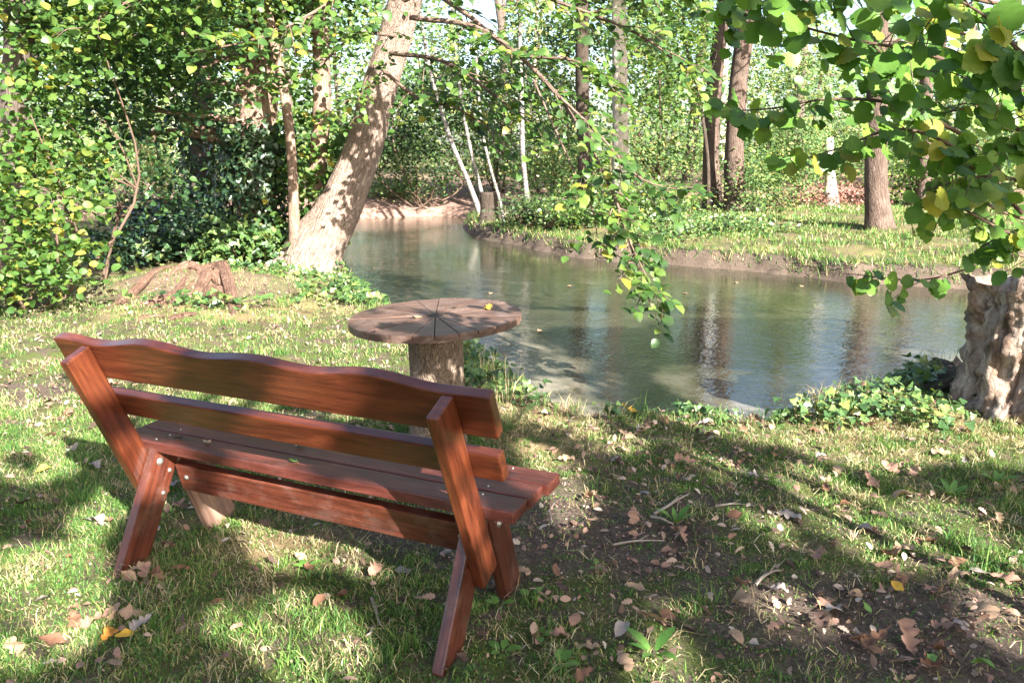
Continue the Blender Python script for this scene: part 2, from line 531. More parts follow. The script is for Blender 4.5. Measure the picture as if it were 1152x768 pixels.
def wood_mat(name, dark, mid, light, rough=0.38, coat=0.25, wear=0.0):
    """stained timber, grain along local x"""
    m, nt, b, out = mat_base(name)
    tc = nt.nodes.new('ShaderNodeTexCoord'); oi = nt.nodes.new('ShaderNodeObjectInfo')
    off = nt.nodes.new('ShaderNodeVectorMath'); off.operation = 'MULTIPLY_ADD'
    comb = nt.nodes.new('ShaderNodeCombineXYZ')
    for k in range(3): nt.links.new(oi.outputs['Random'], comb.inputs[k])
    nt.links.new(comb.outputs[0], off.inputs[0]); off.inputs[1].default_value = (17, 9, 5); nt.links.new(tc.outputs['Object'], off.inputs[2])
    mp = nt.nodes.new('ShaderNodeMapping'); mp.inputs['Scale'].default_value = (2.2, 13, 13); nt.links.new(off.outputs[0], mp.inputs[0])
    mp2 = nt.nodes.new('ShaderNodeMapping'); mp2.inputs['Scale'].default_value = (2.2, 6, 6); nt.links.new(off.outputs[0], mp2.inputs[0])
    mp3 = nt.nodes.new('ShaderNodeMapping'); mp3.inputs['Scale'].default_value = (3.5, 70, 70); nt.links.new(off.outputs[0], mp3.inputs[0])
    g1 = noise(nt, mp.outputs[0], 1.6, 6, 0.6, 1.4)
    g2 = noise(nt, mp2.outputs[0], 1.1, 4, 0.55, 0.6)
    g3 = noise(nt, mp3.outputs[0], 1.0, 3, 0.6)
    c = ramp(nt, g1, [(0.22, dark), (0.48, mid), (0.82, light)])
    c = mixc(nt, 0.75, c, ramp(nt, g2, [(0.3, (0.42, 0.36, 0.33)), (0.62, (1.1, 1.1, 1.1))]), 'MULTIPLY')
    c = mixc(nt, 0.5, c, ramp(nt, g3, [(0.38, (0.35, 0.32, 0.3)), (0.58, (1.1, 1.1, 1.1))]), 'MULTIPLY')
    # knots
    vor = nt.nodes.new('ShaderNodeTexVoronoi'); vor.inputs['Scale'].default_value = 1.0
    mpk = nt.nodes.new('ShaderNodeMapping'); mpk.inputs['Scale'].default_value = (3.0, 7, 7); nt.links.new(off.outputs[0], mpk.inputs[0])
    nt.links.new(mpk.outputs[0], vor.inputs['Vector'])
    c = mixc(nt, 1.0, c, ramp(nt, vor.outputs['Distance'], [(0.05, (0.3, 0.22, 0.2)), (0.16, (1, 1, 1))]), 'MULTIPLY')
    if wear:
        w = noise(nt, off.outputs[0], 9, 6, 0.7)
        c = mixc(nt, ramp(nt, w, [(0.5, (0, 0, 0)), (0.8, (wear, wear, wear))]), c, (0.30, 0.24, 0.21))
    nt.links.new(c, b.inputs['Base Color'])
    rr = nt.nodes.new('ShaderNodeMapRange'); rr.inputs[3].default_value = rough - 0.1; rr.inputs[4].default_value = rough + 0.2
    nt.links.new(g2, rr.inputs[0]); nt.links.new(rr.outputs[0], b.inputs['Roughness'])
    b.inputs['Coat Weight'].default_value = coat; b.inputs['Coat Roughness'].default_value = 0.18; b.inputs['Specular IOR Level'].default_value = 0.4
    h = mixc(nt, 0.5, g1, g3)
    bump(nt, h, b, 0.4, 0.004)
    return m


M['bench'] = wood_mat('stained_bench_wood', (0.032, 0.009, 0.004), (0.078, 0.019, 0.008), (0.135, 0.037, 0.014), 0.30, 0.5)
M['bench_leg'] = wood_mat('stained_leg_wood', (0.03, 0.008, 0.005), (0.085, 0.022, 0.012), (0.14, 0.042, 0.024), 0.36, 0.4, 0.2)
M['bench_seat'] = wood_mat('stained_seat_wood', (0.034, 0.009, 0.007), (0.088, 0.023, 0.016), (0.135, 0.041, 0.029), 0.40, 0.06, 0.10)
M['bench_raw'] = wood_mat('weathered_leg_wood', (0.13, 0.065, 0.045), (0.25, 0.145, 0.105), (0.34, 0.22, 0.165), 0.7, 0.0, 0.5)
M['table'] = wood_mat('weathered_table_wood', (0.05, 0.027, 0.020), (0.10, 0.057, 0.042), (0.16, 0.095, 0.07), 0.5, 0.1, 0.4)


def simple(name, col, rough=0.5, metal=0.0):
    m, nt, b, out = mat_base(name)
    v = mapping(nt, None, (1, 1, 1))
    c = mixc(nt, noise(nt, v, 60, 3), tuple(x * 0.7 for x in col), col)
    nt.links.new(c, b.inputs['Base Color']); b.inputs['Roughness'].default_value = rough; b.inputs['Metallic'].default_value = metal
    return m


M['bolt'] = simple('galvanised_bolt', (0.42, 0.40, 0.37), 0.45, 0.8)
M['gap'] = simple('dark_groove', (0.02, 0.014, 0.01), 0.9)


def ground_mat():
    m, nt, b, out = mat_base('woodland_ground')
    g = nt.nodes.new('ShaderNodeNewGeometry'); P = g.outputs['Position']
    at = nt.nodes.new('ShaderNodeAttribute'); at.attribute_name = 'ground_kind'
    sep = nt.nodes.new('ShaderNodeSeparateColor'); nt.links.new(at.outputs['Color'], sep.inputs[0])
    n_big = noise(nt, P, 1.1, 5, 0.6); n_mid = noise(nt, P, 7, 6, 0.7); n_fine = noise(nt, P, 60, 6, 0.75)
    soil = ramp(nt, n_fine, [(0.3, (0.035, 0.026, 0.020)), (0.52, (0.10, 0.075, 0.058)), (0.75, (0.20, 0.15, 0.12))])
    moss = ramp(nt, n_fine, [(0.3, (0.030, 0.042, 0.013)), (0.52, (0.078, 0.098, 0.028)), (0.78, (0.16, 0.17, 0.06))])
    straw = ramp(nt, n_fine, [(0.3, (0.12, 0.085, 0.04)), (0.55, (0.27, 0.20, 0.10)), (0.8, (0.42, 0.33, 0.19))])
    pink = ramp(nt, n_mid, [(0.3, (0.09, 0.055, 0.042)), (0.5, (0.22, 0.14, 0.11)), (0.7, (0.33, 0.23, 0.18))])
    c = mixc(nt, ramp(nt, n_mid, [(0.40, (0, 0, 0)), (0.56, (1, 1, 1))]), soil, moss)
    c = mixc(nt, ramp(nt, n_big, [(0.54, (0, 0, 0)), (0.70, (0.5, 0.5, 0.5))]), c, straw)
    c = mixc(nt, sep.outputs[0], c, soil)
    c = mixc(nt, sep.outputs[1], c, pink)
    c = mixc(nt, sep.outputs[2], c, straw)
    nt.links.new(c, b.inputs['Base Color']); b.inputs['Roughness'].default_value = 0.95; b.inputs['Specular IOR Level'].default_value = 0.1
    h = mixc(nt, 0.5, n_mid, n_fine)
    bump(nt, h, b, 0.9, 0.03)
    return m


def water_mat():
    m, nt, b, out = mat_base('pond_water')
    g = nt.nodes.new('ShaderNodeNewGeometry'); P = g.outputs['Position']
    n_silt = noise(nt, P, 0.9, 4, 0.6); n_f = noise(nt, P, 40, 3, 0.7)
    c = ramp(nt, n_silt, [(0.3, (0.018, 0.019, 0.011)), (0.7, (0.040, 0.038, 0.024))])
    film = ramp(nt, noise(nt, P, 1.6, 6, 0.7, 0.5), [(0.55, (0, 0, 0)), (0.72, (0.35, 0.35, 0.35))])
    c = mixc(nt, film, c, (0.16, 0.145, 0.105))
    at = nt.nodes.new('ShaderNodeAttribute'); at.attribute_name = 'shallow'
    silt = nt.nodes.new('ShaderNodeMath'); silt.operation = 'MULTIPLY'; nt.links.new(at.outputs['Fac'], silt.inputs[0])
    nt.links.new(ramp(nt, noise(nt, P, 2.2, 6, 0.65, 0.6), [(0.38, (0.1, 0.1, 0.1)), (0.58, (1, 1, 1))]), silt.inputs[1])
    c = mixc(nt, silt.outputs[0], c, (0.19, 0.165, 0.125))
    nt.links.new(c, b.inputs['Base Color'])
    b.inputs['Roughness'].default_value = 0.025; b.inputs['IOR'].default_value = 1.33; b.inputs['Specular IOR Level'].default_value = 0.6
    mp = nt.nodes.new('ShaderNodeMapping'); mp.inputs['Scale'].default_value = (1, 1.5, 1); mp.inputs['Rotation'].default_value = (0, 0, 0.25)
    nt.links.new(P, mp.inputs[0])
    w1 = noise(nt, mp.outputs[0], 16, 2, 0.5, 0.3); w2 = noise(nt, mp.outputs[0], 3.5, 2, 0.5)
    hm = nt.nodes.new('ShaderNodeMath'); hm.operation = 'MULTIPLY_ADD'; nt.links.new(w2, hm.inputs[0]); hm.inputs[1].default_value = 1.2; nt.links.new(w1, hm.inputs[2])
    calm = ramp(nt, noise(nt, P, 0.35, 2), [(0.35, (0.35, 0.35, 0.35)), (0.6, (1, 1, 1))])
    h2 = nt.nodes.new('ShaderNodeMath'); h2.operation = 'MULTIPLY'; nt.links.new(hm.outputs[0], h2.inputs[0]); nt.links.new(calm, h2.inputs[1])
    bump(nt, h2.outputs[0], b, 0.30, 0.016)
    return m


M['ground'] = ground_mat()
M['water'] = water_mat()

# ------------------------------------------------------------------ ground and pond
SOIL_SPOTS = [(at_z(640, 600), 0.55, 0.45), (at_z(610, 560), 0.4, 0.3), (at_z(1000, 690), 0.6, 0.25), (at_z(600, 610), 0.5, 0.3), (at_z(1080, 740), 0.5, 0.3), (at_z(60, 435), 0.35, 0.3), (at_z(440, 600), 0.5, 0.25)]
STRAW_SPOTS = [(at_z(600, 480), 0.35, 0.6), (at_z(330, 610), 0.3, 0.2), (at_z(280, 350), 1.0, 0.5), (at_z(980, 470), 0.8, 0.5)]


def spots(x, y, S):
    s = np.zeros(np.shape(x))
    for c, rx, ry in S:
        s = np.maximum(s, np.exp(-(((x - c[0]) / rx) ** 2 + ((y - c[1]) / ry) ** 2)))
    return s


def make_ground():
    def axis(lo, hi, fine_lo, fine_hi, step, grow):
        a = list(np.arange(fine_lo, fine_hi, step)); s = step
        while a[-1] < hi: s *= grow; a.append(a[-1] + s)
        s = step
        b = [fine_lo]
        while b[-1] > lo: s *= grow; b.append(b[-1] - s)
        return np.array(b[:0:-1] + a)
    xs = axis(-600, 600, -6, 11, 0.075, 1.07)
    ys = axis(-600, 900, 1.0, 17.0, 0.075, 1.03)
    X, Y = np.meshgrid(xs, ys)
    Z = height(X, Y)
    nx, ny = len(xs), len(ys)
    V = np.stack([X, Y, Z], -1).reshape(-1, 3)
    i = np.arange(ny - 1)[:, None] * nx + np.arange(nx - 1)[None, :]
    L = np.stack([i, i + 1, i + 1 + nx, i + nx], -1).reshape(-1)
    o = build('ground', V, L, np.full((nx - 1) * (ny - 1), 4), M['ground'], smooth=True)
    tag(o, kind='structure')
    x, y = V[:, 0], V[:, 1]
    sd = pond_sd(x, y)
    nz = Fbm(9, 0.9, 3)(V)
    soil = np.clip(spots(x, y, SOIL_SPOTS) * 1.5 + 0.4 * nz, 0, 1) * (spots(x, y, SOIL_SPOTS) > 0.15)
    soil = np.maximum(soil, sstep(0.30, 0.0, sd) * (y < 9))
    soil = np.maximum(soil, 0.7 * np.exp(-(((x - MOUND[0]) / 1.2) ** 2 + ((y - MOUND[1]) / 0.5) ** 2)))
    soil = np.maximum(soil, sstep(0.4, 0.2, sd) * (y >= 9))
    pink = sstep(20, 22.5, y) * np.where(x < 1.5, 1, 0.55) * (sd > -0.3) * sstep(70, 30, y)
    pink = np.maximum(pink, 0.4 * np.exp(-(((x - MOUND[0]) / 1.3) ** 2 + ((y - MOUND[1]) / 0.6) ** 2)))
    straw = np.clip(spots(x, y, STRAW_SPOTS) + 0.25 * nz, 0, 0.85) * (spots(x, y, STRAW_SPOTS) > 0.1)
    straw = np.maximum(straw, 0.30 * sstep(9.5, 12, y) * (1 - pink) * (sd > 0.3) * np.clip(0.6 + nz, 0, 1))
    col = np.stack([soil, pink, straw, np.ones_like(x)], -1).astype(np.float32)
    a = o.data.color_attributes.new('ground_kind', 'FLOAT_COLOR', 'POINT')
    a.data.foreach_set('color', col.ravel())
    return o


make_ground()


def make_water():
    c = POND.mean(0)
    P = POND + unit(POND - c) * 0.9
    # smooth sheet larger than the waterline; the banks cut it
    x0, y0 = POND.min(0) - 1.0; x1, y1 = POND.max(0) + 1.0
    nx, ny = 90, 120
    xs = np.linspace(x0, x1, nx); ys = np.linspace(y0, y1, ny)
    X, Y = np.meshgrid(xs, ys)
    sd = pond_sd(X, Y)
    V = np.stack([X, Y, np.full_like(X, WATER_Z)], -1).reshape(-1, 3)
    L = []; T = []
    ok = (sd < 0.9)
    for j in range(ny - 1):
        for i in range(nx - 1):
            if ok[j, i] or ok[j + 1, i] or ok[j, i + 1] or ok[j + 1, i + 1]:
                a = j * nx + i
                L += [a, a + 1, a + 1 + nx, a + nx]; T.append(4)
    o = build('pond_water', V, L, T, M['water'])
    sdv = pond_sd(V[:, 0], V[:, 1])
    sh = sstep(-1.7, -0.3, sdv + 0.25 * n_edge(V)) * (V[:, 1] < 9.5) * (V[:, 0] > -0.3)
    col = np.stack([sh, sh, sh, np.ones_like(sh)], -1).astype(np.float32)
    a = o.data.color_attributes.new('shallow', 'FLOAT_COLOR', 'POINT'); a.data.foreach_set('color', col.ravel())
    tag(o, kind='structure')


make_water()


# ------------------------------------------------------------------ bench
TH = math.radians(-24.11)
bench = empty('garden_bench', (0.006, 2.355, 0), TH, 'reddish brown stained wooden bench with wavy backrest, seen from behind on the grass', 'bench')
bench.location.z = 0.0
BEV = 0.006


def board(name, p0, p1, wdir, w, t, mat, parent, outline_top=None, bev=BEV, label=None):
    """plank from p0 to p1 (centre line), width w along wdir, thickness t; local x runs along the plank"""
    p0, p1, wdir = Vector(p0), Vector(p1), Vector(wdir)
    ex = (p1 - p0); ln = ex.length; ex.normalize()
    ey = (wdir - wdir.dot(ex) * ex).normalized(); ez = ex.cross(ey)
    bm = bmesh.new()
    if outline_top is None:
        pts = [(0, -w / 2), (ln, -w / 2), (ln, w / 2), (0, w / 2)]
    else:
        pts = outline_top(ln, w)
    vs = [bm.verts.new((x, y, -t / 2)) for x, y in pts]
    f = bm.faces.new(vs)
    r = bmesh.ops.extrude_face_region(bm, geom=[f])
    bmesh.ops.translate(bm, verts=[v for v in r['geom'] if isinstance(v, bmesh.types.BMVert)], vec=(0, 0, t))
    bmesh.ops.recalc_face_normals(bm, faces=bm.faces)
    es = [e for e in bm.edges if len(e.link_faces) == 2 and e.calc_face_angle(0) > 0.5]
    bmesh.ops.bevel(bm, geom=es, offset=bev, segments=2, profile=0.6, affect='EDGES')
    me = bpy.data.meshes.new(name); bm.to_mesh(me); bm.free()
    me.materials.append(mat)
    o = bpy.data.objects.new(name, me); link(o, parent)
    mt = Matrix((ex, ey, ez)).transposed().to_4x4(); mt.translation = p0
    o.matrix_local = mt
    if label: o['label'] = label
    return o


def bolt(parent, p, axis, r=0.011):
    """dome headed bolt, p and axis in bench space"""
    axis = Vector(axis).normalized()
    bm = bmesh.new()
    bmesh.ops.create_cone(bm, cap_ends=True, segments=14, radius1=r * 1.35, radius2=r * 1.3, depth=0.003)
    bmesh.ops.create_uvsphere(bm, u_segments=14, v_segments=8, radius=r, matrix=Matrix.Translation((0, 0, 0.002)) @ Matrix.Diagonal((1, 1, 0.6, 1)))
    me = bpy.data.meshes.new('bolt'); bm.to_mesh(me); bm.free(); me.materials.append(M['bolt'])
    for pl in me.polygons: pl.use_smooth = True
    bpy.context.view_layer.update()
    o = bpy.data.objects.new('bolt', me); link(o, parent)
    mt = axis.to_track_quat('Z', 'Y').to_matrix().to_4x4(); mt.translation = Vector(p)
    o.matrix_local = parent.matrix_local.inverted() @ mt
    return o


TA = math.radians(23.1)
dB, hS = -0.018, 0.482
bdir = Vector((0, -math.sin(TA), math.cos(TA)))          # up along the backrest
bnrm = Vector((0, math.cos(TA), math.sin(TA)))           # towards the pond


def on_back(u, z, off=0.0):
    """point on the back face of the backrest boards at height z"""
    d = dB - (z - hS) * math.tan(TA)
    return Vector((u, d, z)) + bnrm * off


def wavy(ln, w):
    pts = [(0, -w / 2), (ln, -w / 2)]
    top = []
    for k in range(0, 61):
        x = ln * k / 60
        u = -1.792 + x
        y = w / 2 - 0.012 + 0.012 * math.cos(2 * math.pi * (u + 0.38) / 0.48) + 0.004 * math.sin(u * 9)
        e = min(x, ln - x)
        y -= 0.020 * max(0, 1 - e / 0.16) ** 2
        top.append((x, y))
    return pts + top[::-1]


# upper wavy board and lower board (widths measured along the slope)
cosT = math.cos(TA)
zc = (0.78 + 0.948) / 2
board('backrest_board', on_back(-1.792, zc, 0.021), on_back(0.014, zc, 0.021), bdir, (0.948 - 0.78) / cosT, 0.042, M['bench'], bench, wavy, label='upper backrest board with a wavy top edge')
zc = (0.709 + 0.614) / 2
board('backrest_board', on_back(-1.70, zc, 0.021), on_back(0.001, zc, 0.021), bdir, (0.709 - 0.614) / cosT, 0.042, M['bench'], bench, label='lower straight backrest board')
# seat
for k in range(3):
    d = 0.115 / 2 + k * 0.125
    x1 = (0.0, 0.004, 0.02)[k]
    board('seat_board', (-1.775, d, hS - 0.021), (x1, d, hS - 0.021), (0, 1, 0), 0.115, 0.042, M['bench_seat'], bench)
# side frames
LEG_T = 0.042
for side, u in (('r', -0.16), ('l', -1.582)):
    out = 1 if side == 'r' else -1
    rear = board('leg', (u, -0.185, 0.0 - 0.03), (u, 0.062, hS - 0.046), (0, 1, 0), 0.125, LEG_T, M['bench_leg'], bench)
    front = board('leg', (u, 0.335, -0.03), (u, 0.155, hS - 0.046), (0, 1, 0), 0.165 if side == 'l' else 0.13, LEG_T - 0.004, M['bench_raw'] if side == 'l' else M['bench_leg'], bench,
                  label='front leg with bare weathered wood' if side == 'l' else None)
    iu = u - out * (LEG_T / 2 + 0.018)
    board('cross_bearer', (iu, 0.11, hS - 0.088), (iu, 0.36, hS - 0.088), (0, 0, 1), 0.085, 0.034, M['bench_leg'], bench)
    uu = u + out * (LEG_T / 2 + 0.020)
    zt, zb = 0.918, 0.235
    wU = 0.108
    a = on_back(uu, zt, -wU / 2 - 0.001); b_ = on_back(uu, zb, -wU / 2 - 0.001)
    up = board('backrest_upright', b_, a, bnrm, wU, 0.04, M['bench'], bench)
    if side == 'r':
        bolt(front, (u + LEG_T / 2, 0.165, 0.385), (1, 0, 0), 0.012); bolt(front, (u + LEG_T / 2, 0.185, 0.335), (1, 0, 0), 0.012)
        bolt(rear, (u - LEG_T / 2 - 0.001, 0.0, 0.345), (-1, 0, 0), 0.008)
    else:
        bolt(rear, (u + LEG_T / 2 + 0.001, 0.012, 0.398), (1, 0, 0), 0.012)
        bolt(rear, (u + LEG_T / 2 + 0.001, 0.055, 0.345), (1, 0, 0), 0.007)
        bolt(rear, (u + LEG_T / 2 + 0.001, 0.012, 0.262), (1, 0, 0), 0.007)
stretch = board('stretcher', (-1.545, 0.10, 0.312), (-0.205, 0.10, 0.312), (0, -0.25, 1), 0.125, 0.04, M['bench_leg'], bench)
for uu in (-0.235, -1.50):
    bolt(stretch, (uu, 0.10 - 0.0205 * 0.970, 0.318 - 0.0205 * 0.243), (0, -0.97, -0.243), 0.009)
bpy.context.view_layer.update()
for bd_ in [o for o in bench.children if o.name.startswith('seat_board')]:
    for uu in (-0.16, -1.582):
        for dd in (-0.028, 0.03):
            bolt(bd_, (uu + dd * 0.2, bd_.matrix_local.translation.y + dd, hS + 0.0002), (0, 0, 1), 0.0032)


# ------------------------------------------------------------------ round table on a trunk
tc_ = at_z(490, 357, 0.74)
tz = hz(tc_[0], tc_[1])
table = empty('round_table', (tc_[0], tc_[1], tz), 0, 'round slatted wooden table top on a tree trunk pedestal at the pond edge', 'table')
bag = Bag()
tube(bag, [(0, 0, -0.15), (0.0, 0, 0.0), (0.004, 0, 0.35), (-0.004, 0, 0.715 - tz)], [0.185, 0.165, 0.150, 0.152], 40, 40, 0.035, 4, 0, True)
bag.build('pedestal', M['bark_stem'], table, True)
# pale branch scar
bm = bmesh.new()
R_T = 0.465
mats = [M['table'], M['gap']]
NS = 24
angs = [2 * math.pi * k / NS + random.uniform(-0.045, 0.045) for k in range(NS)]
tb = bpy.data.meshes.new('tabletop')
gap = 0.0026
for k in range(NS):
    a0, a1 = angs[k], angs[(k + 1) % NS] + (2 * math.pi if k == NS - 1 else 0)
    n0 = Vector((-math.sin(a0), math.cos(a0), 0)) * gap; n1 = Vector((math.sin(a1), -math.cos(a1), 0)) * gap
    rin = 0.045
    pts = []
    for q in range(9):
        a = a0 + (a1 - a0) * q / 8
        p = Vector((R_T * math.cos(a), R_T * math.sin(a), 0))
        w = q / 8
        p += n0 * (1 - w) + n1 * w
        pts.append(p)
    pts.append(Vector((rin * math.cos(a1), rin * math.sin(a1), 0)) + n1)
    pts.append(Vector((rin * math.cos(a0), rin * math.sin(a0), 0)) + n0)
    lo = [bm.verts.new(p + Vector((0, 0, 0.004))) for p in pts]
    hi = [bm.verts.new(p + Vector((0, 0, 0.018 + 0.0012 * ((k * 7) % 3)))) for p in pts]
    bm.faces.new(hi)
    for i in range(len(pts)):
        j = (i + 1) % len(pts)
        bm.faces.new((lo[i], lo[j], hi[j], hi[i]))
bmesh.ops.create_cone(bm, cap_ends=True, segments=24, radius1=0.043, radius2=0.043, depth=0.017, matrix=Matrix.Translation((0, 0, 0.0095)))
nf = len(bm.faces)
r = bmesh.ops.create_cone(bm, cap_ends=True, segments=96, radius1=R_T - 0.001, radius2=R_T - 0.001, depth=0.022, matrix=Matrix.Translation((0, 0, -0.0075)))
bmesh.ops.recalc_face_normals(bm, faces=bm.faces)
bm.faces.ensure_lookup_table()
for i in range(nf, len(bm.faces)):
    f = bm.faces[i]
    if abs(f.normal.z) > 0.9 and f.normal.z > 0: f.material_index = 1
bm.to_mesh(tb); bm.free()
for m_ in mats: tb.materials.append(m_)
top = bpy.data.objects.new('tabletop', tb); link(top, table)
top.location = (0, 0, 0.733 - tz)
top.rotation_euler = (math.radians(0.9), math.radians(-2.4), 0.07)


# ------------------------------------------------------------------ trees
def trunk_pts(base_px, px_list, y, total_h, extra_lean=None):
    """trunk axis through image points at distance y, continued to total_h"""
    b = at_g(*base_px) if y is None else None
    if y is None: y = b[1]
    pts = []
    if b is not None: pts.append(b)
    else:
        p = at_y(base_px[0], base_px[1], y); p[2] = hz(p[0], y); pts.append(p)
    for q in px_list:
        yy = y + (q[2] if len(q) > 2 else 0)
        pts.append(at_y(q[0], q[1], yy))
    d = pts[-1] - pts[-2]; d = d / np.linalg.norm(d)
    d = unit(d * 0.6 + np.array([0, 0, 0.4]))
    while pts[-1][2] < total_h - 0.5:
        pts.append(pts[-1] + d * min(3.0, max(0.6, (total_h - pts[-1][2]) / max(d[2], 0.2))))
    pts[0] = pts[0] - np.array([0, 0, 0.15])
    return np.array(pts)


def crown_points(centers, radii, n_leaf, rs, clump=0.35, per=22):
    """leaf positions in clumps scattered through ellipsoid volumes"""
    out = []
    vols = [r[0] * r[1] * r[2] for r in radii]; tot = sum(vols)
    for c, r, v in zip(centers, radii, vols):
        k = max(1, int(n_leaf * v / tot / per))
        u = rand_dirs(k, rs) * (rs.uniform(0.0, 1.0, (k, 1)) ** 0.42)
        cc = np.asarray(c) + u * np.asarray(r)
        m = rs.randint(int(per * 0.5), int(per * 1.5), k)
        idx = np.repeat(np.arange(k), m)
        sp = rs.normal(size=(len(idx), 3)) * clump * rs.uniform(0.5, 1.4, (k, 1))[idx] * np.array([1, 1, 0.55])
        out.append(cc[idx] + sp)
    return np.concatenate(out)


def leafy(bag, pts, tpl, size, rs, up=0.6, down_tip=0.4, sunny=0.25, jitter=0.7, mat=0):
    n = len(pts)
    nr = np.array([0, 0, up]) + sunny * SUN + jitter * rs.normal(size=(n, 3)) * 0.7
    tip = rs.normal(size=(n, 3)); tip[:, 2] = tip[:, 2] * 0.4 - down_tip
    scatter(bag, tpl, pts, nr, tip, size * rs.uniform(0.45, 1.35, n), mat)


def limbs_to(bag, trunk, r0, targets, rs, seed):
    """branches from points on the trunk to crown clumps"""
    for k, t in enumerate(targets):
        d = np.linalg.norm(trunk - t, axis=1)
        low = trunk[:, 2] < t[2] + 0.3
        cand = np.where(low, d, d + 3)
        i = int(np.argmin(cand))
        s = trunk[i]
        mid = (s + t) / 2 + rs.normal(size=3) * 0.15 * np.linalg.norm(t - s) + np.array([0, 0, 0.08 * np.linalg.norm(t - s)])
        r = r0 * rs.uniform(0.18, 0.32)
        tube(bag, [s, mid, t], [r, r * 0.6, r * 0.2], 6, 9, 0.05, seed + k, 0)


def tree(name, label, cat, base_px, px_list, y, total_h, r_base, r_top, bark, crown, leaf_mat_, tpl, leaf, n_leaf, seed, group=None, sides=16, rough=0.06, lobes=0.5, n_seg=40, clump=0.4, per=22, up=0.6):
    rs = np.random.RandomState(seed)
    P = trunk_pts(base_px, px_list, y, total_h)
    root = empty(name, (P[0][0], P[0][1], P[0][2] + 0.15), 0, label, cat, group)
    off = np.array(root.location)
    bag = Bag()
    hs = P[:, 2] - P[0][2]; t = hs / max(hs[-1], 0.1)
    rad = r_base * (1 - t) + r_top * t
    rad[0] *= 1.25
    C, R = tube(bag, P - off, rad, sides, n_seg, rough, seed, 0, True, lobes)
    cen = [np.asarray(c, float) for c, r in crown]; rr = [r for c, r in crown]
    tg = []
    for c, r in zip(cen, rr):
        for _ in range(3): tg.append(c - off + rand_dirs(1, rs)[0] * np.asarray(r) * 0.6)
    limbs_to(bag, C, r_base, tg, rs, seed)
    bag.build('trunk', bark, root, True)
    if crown:
        pts = crown_points([c - off for c in cen], rr, n_leaf, rs, clump, per)
        pts = pts[~open_sky(pts + off)]
        b2 = Bag(); leafy(b2, pts, tpl, leaf, rs, up)
        b2.build('crown', leaf_mat_, root)
    return root


def shrub(name, label, cat, base, crown, leaf_mat_, tpl, leaf, n_leaf, seed, group=None, stems=5, bark=None, clump=0.25, per=18, stem_r=0.018, up=0.5, sunny=0.3):
    rs = np.random.RandomState(seed)
    base = np.asarray(base, float)
    root = empty(name, tuple(base), 0, label, cat, group)
    cen = [np.asarray(c, float) - base for c, r in crown]; rr = [np.asarray(r, float) for c, r in crown]
    bag = Bag()
    for k in range(stems):
        c = cen[k % len(cen)]; r = rr[k % len(cen)]
        t = c + rand_dirs(1, rs)[0] * r * 0.7
        s = np.array([rs.normal() * 0.12, rs.normal() * 0.08, -0.08])
        m = s * 0.5 + t * 0.5 + rs.normal(size=3) * 0.12 * np.linalg.norm(t)
        tube(bag, [s, m, t], [stem_r, stem_r * 0.7, stem_r * 0.25], 6, 10, 0.05, seed + k)
        for q in range(3):
            t2 = t * rs.uniform(0.5, 0.9) + rand_dirs(1, rs)[0] * r * 0.5
            tube(bag, [m, (m + t2) / 2 + rs.normal(size=3) * 0.05, t2], [stem_r * 0.5, stem_r * 0.35, stem_r * 0.12], 5, 7, 0.05, seed + k + q * 7)
    bag.build('stems', bark or M['twig'], root, True)
    pts = crown_points(cen, rr, n_leaf, rs, clump, per)
    wp = pts + base
    pts = pts[~(open_sky(wp) & (wp[:, 0] > 0.37 * wp[:, 1]) & (rs.rand(len(pts)) < 0.7))]
    b2 = Bag(); leafy(b2, pts, tpl, leaf, rs, up, 0.4, sunny)
    b2.build('foliage', leaf_mat_, root)
    return root


def C_(px, py, y, rx, ry, rz):
    """an ellipsoid of foliage centred where the image point lies at distance y"""
    return (at_y(px, py, y), (rx, ry, rz))


# --- the leaning tree and its boughs over the water
LY = at_g(352, 306)[1]
lean_root = empty('leaning_tree', tuple(at_g(352, 306)), 0, 'thick pale barked tree leaning right over the pond, dappled with leaf shadows', 'tree')
loff = np.array(lean_root.location)
lean_axis = [at_y(346, 290, LY) - np.array([0, 0, 0.75]), at_y(352, 288, LY), at_y(374, 248, LY), at_y(391, 212, LY), at_y(410, 160, LY), at_y(424, 110, LY - 0.1), at_y(440, 60, LY - 0.2), at_y(455, 5, LY - 0.3), at_y(470, -60, LY - 0.5)]
p = lean_axis[-1]
for k in range(4):
    p = p + np.array([0.25, -0.25, 1.3]); lean_axis.append(p)
bag = Bag()
s_ = LY / CP / F_PX
lean_rad = [x * s_ * 0.41 for x in (100, 78, 60, 52, 47, 43, 41, 39, 37, 34, 31, 28, 24)]
LC, LR = tube(bag, np.array(lean_axis) - loff, lean_rad, 96, 200, 0.055, 21, 0, True, 0.55, 0.022)
# root flares
for ang, ln in ((200, 1.0), (250, 0.8), (300, 0.7), (345, 0.6), (150, 0.8)):
    a = math.radians(ang)
    s = np.array([0.2 * math.cos(a), 0.2 * math.sin(a), 0.22]); e = np.array([ln * math.cos(a), ln * math.sin(a), 0])
    e[2] = hz(loff[0] + e[0], loff[1] + e[1]) - loff[2] - 0.05
    tube(bag, [s, (s * 0.55 + e * 0.45) + np.array([0, 0, -0.05]), e - np.array([0, 0, 0.08])], [0.15, 0.10, 0.03], 12, 14, 0.15, int(ang))
bag.build('trunk', M['bark_lean'], lean_root, True)


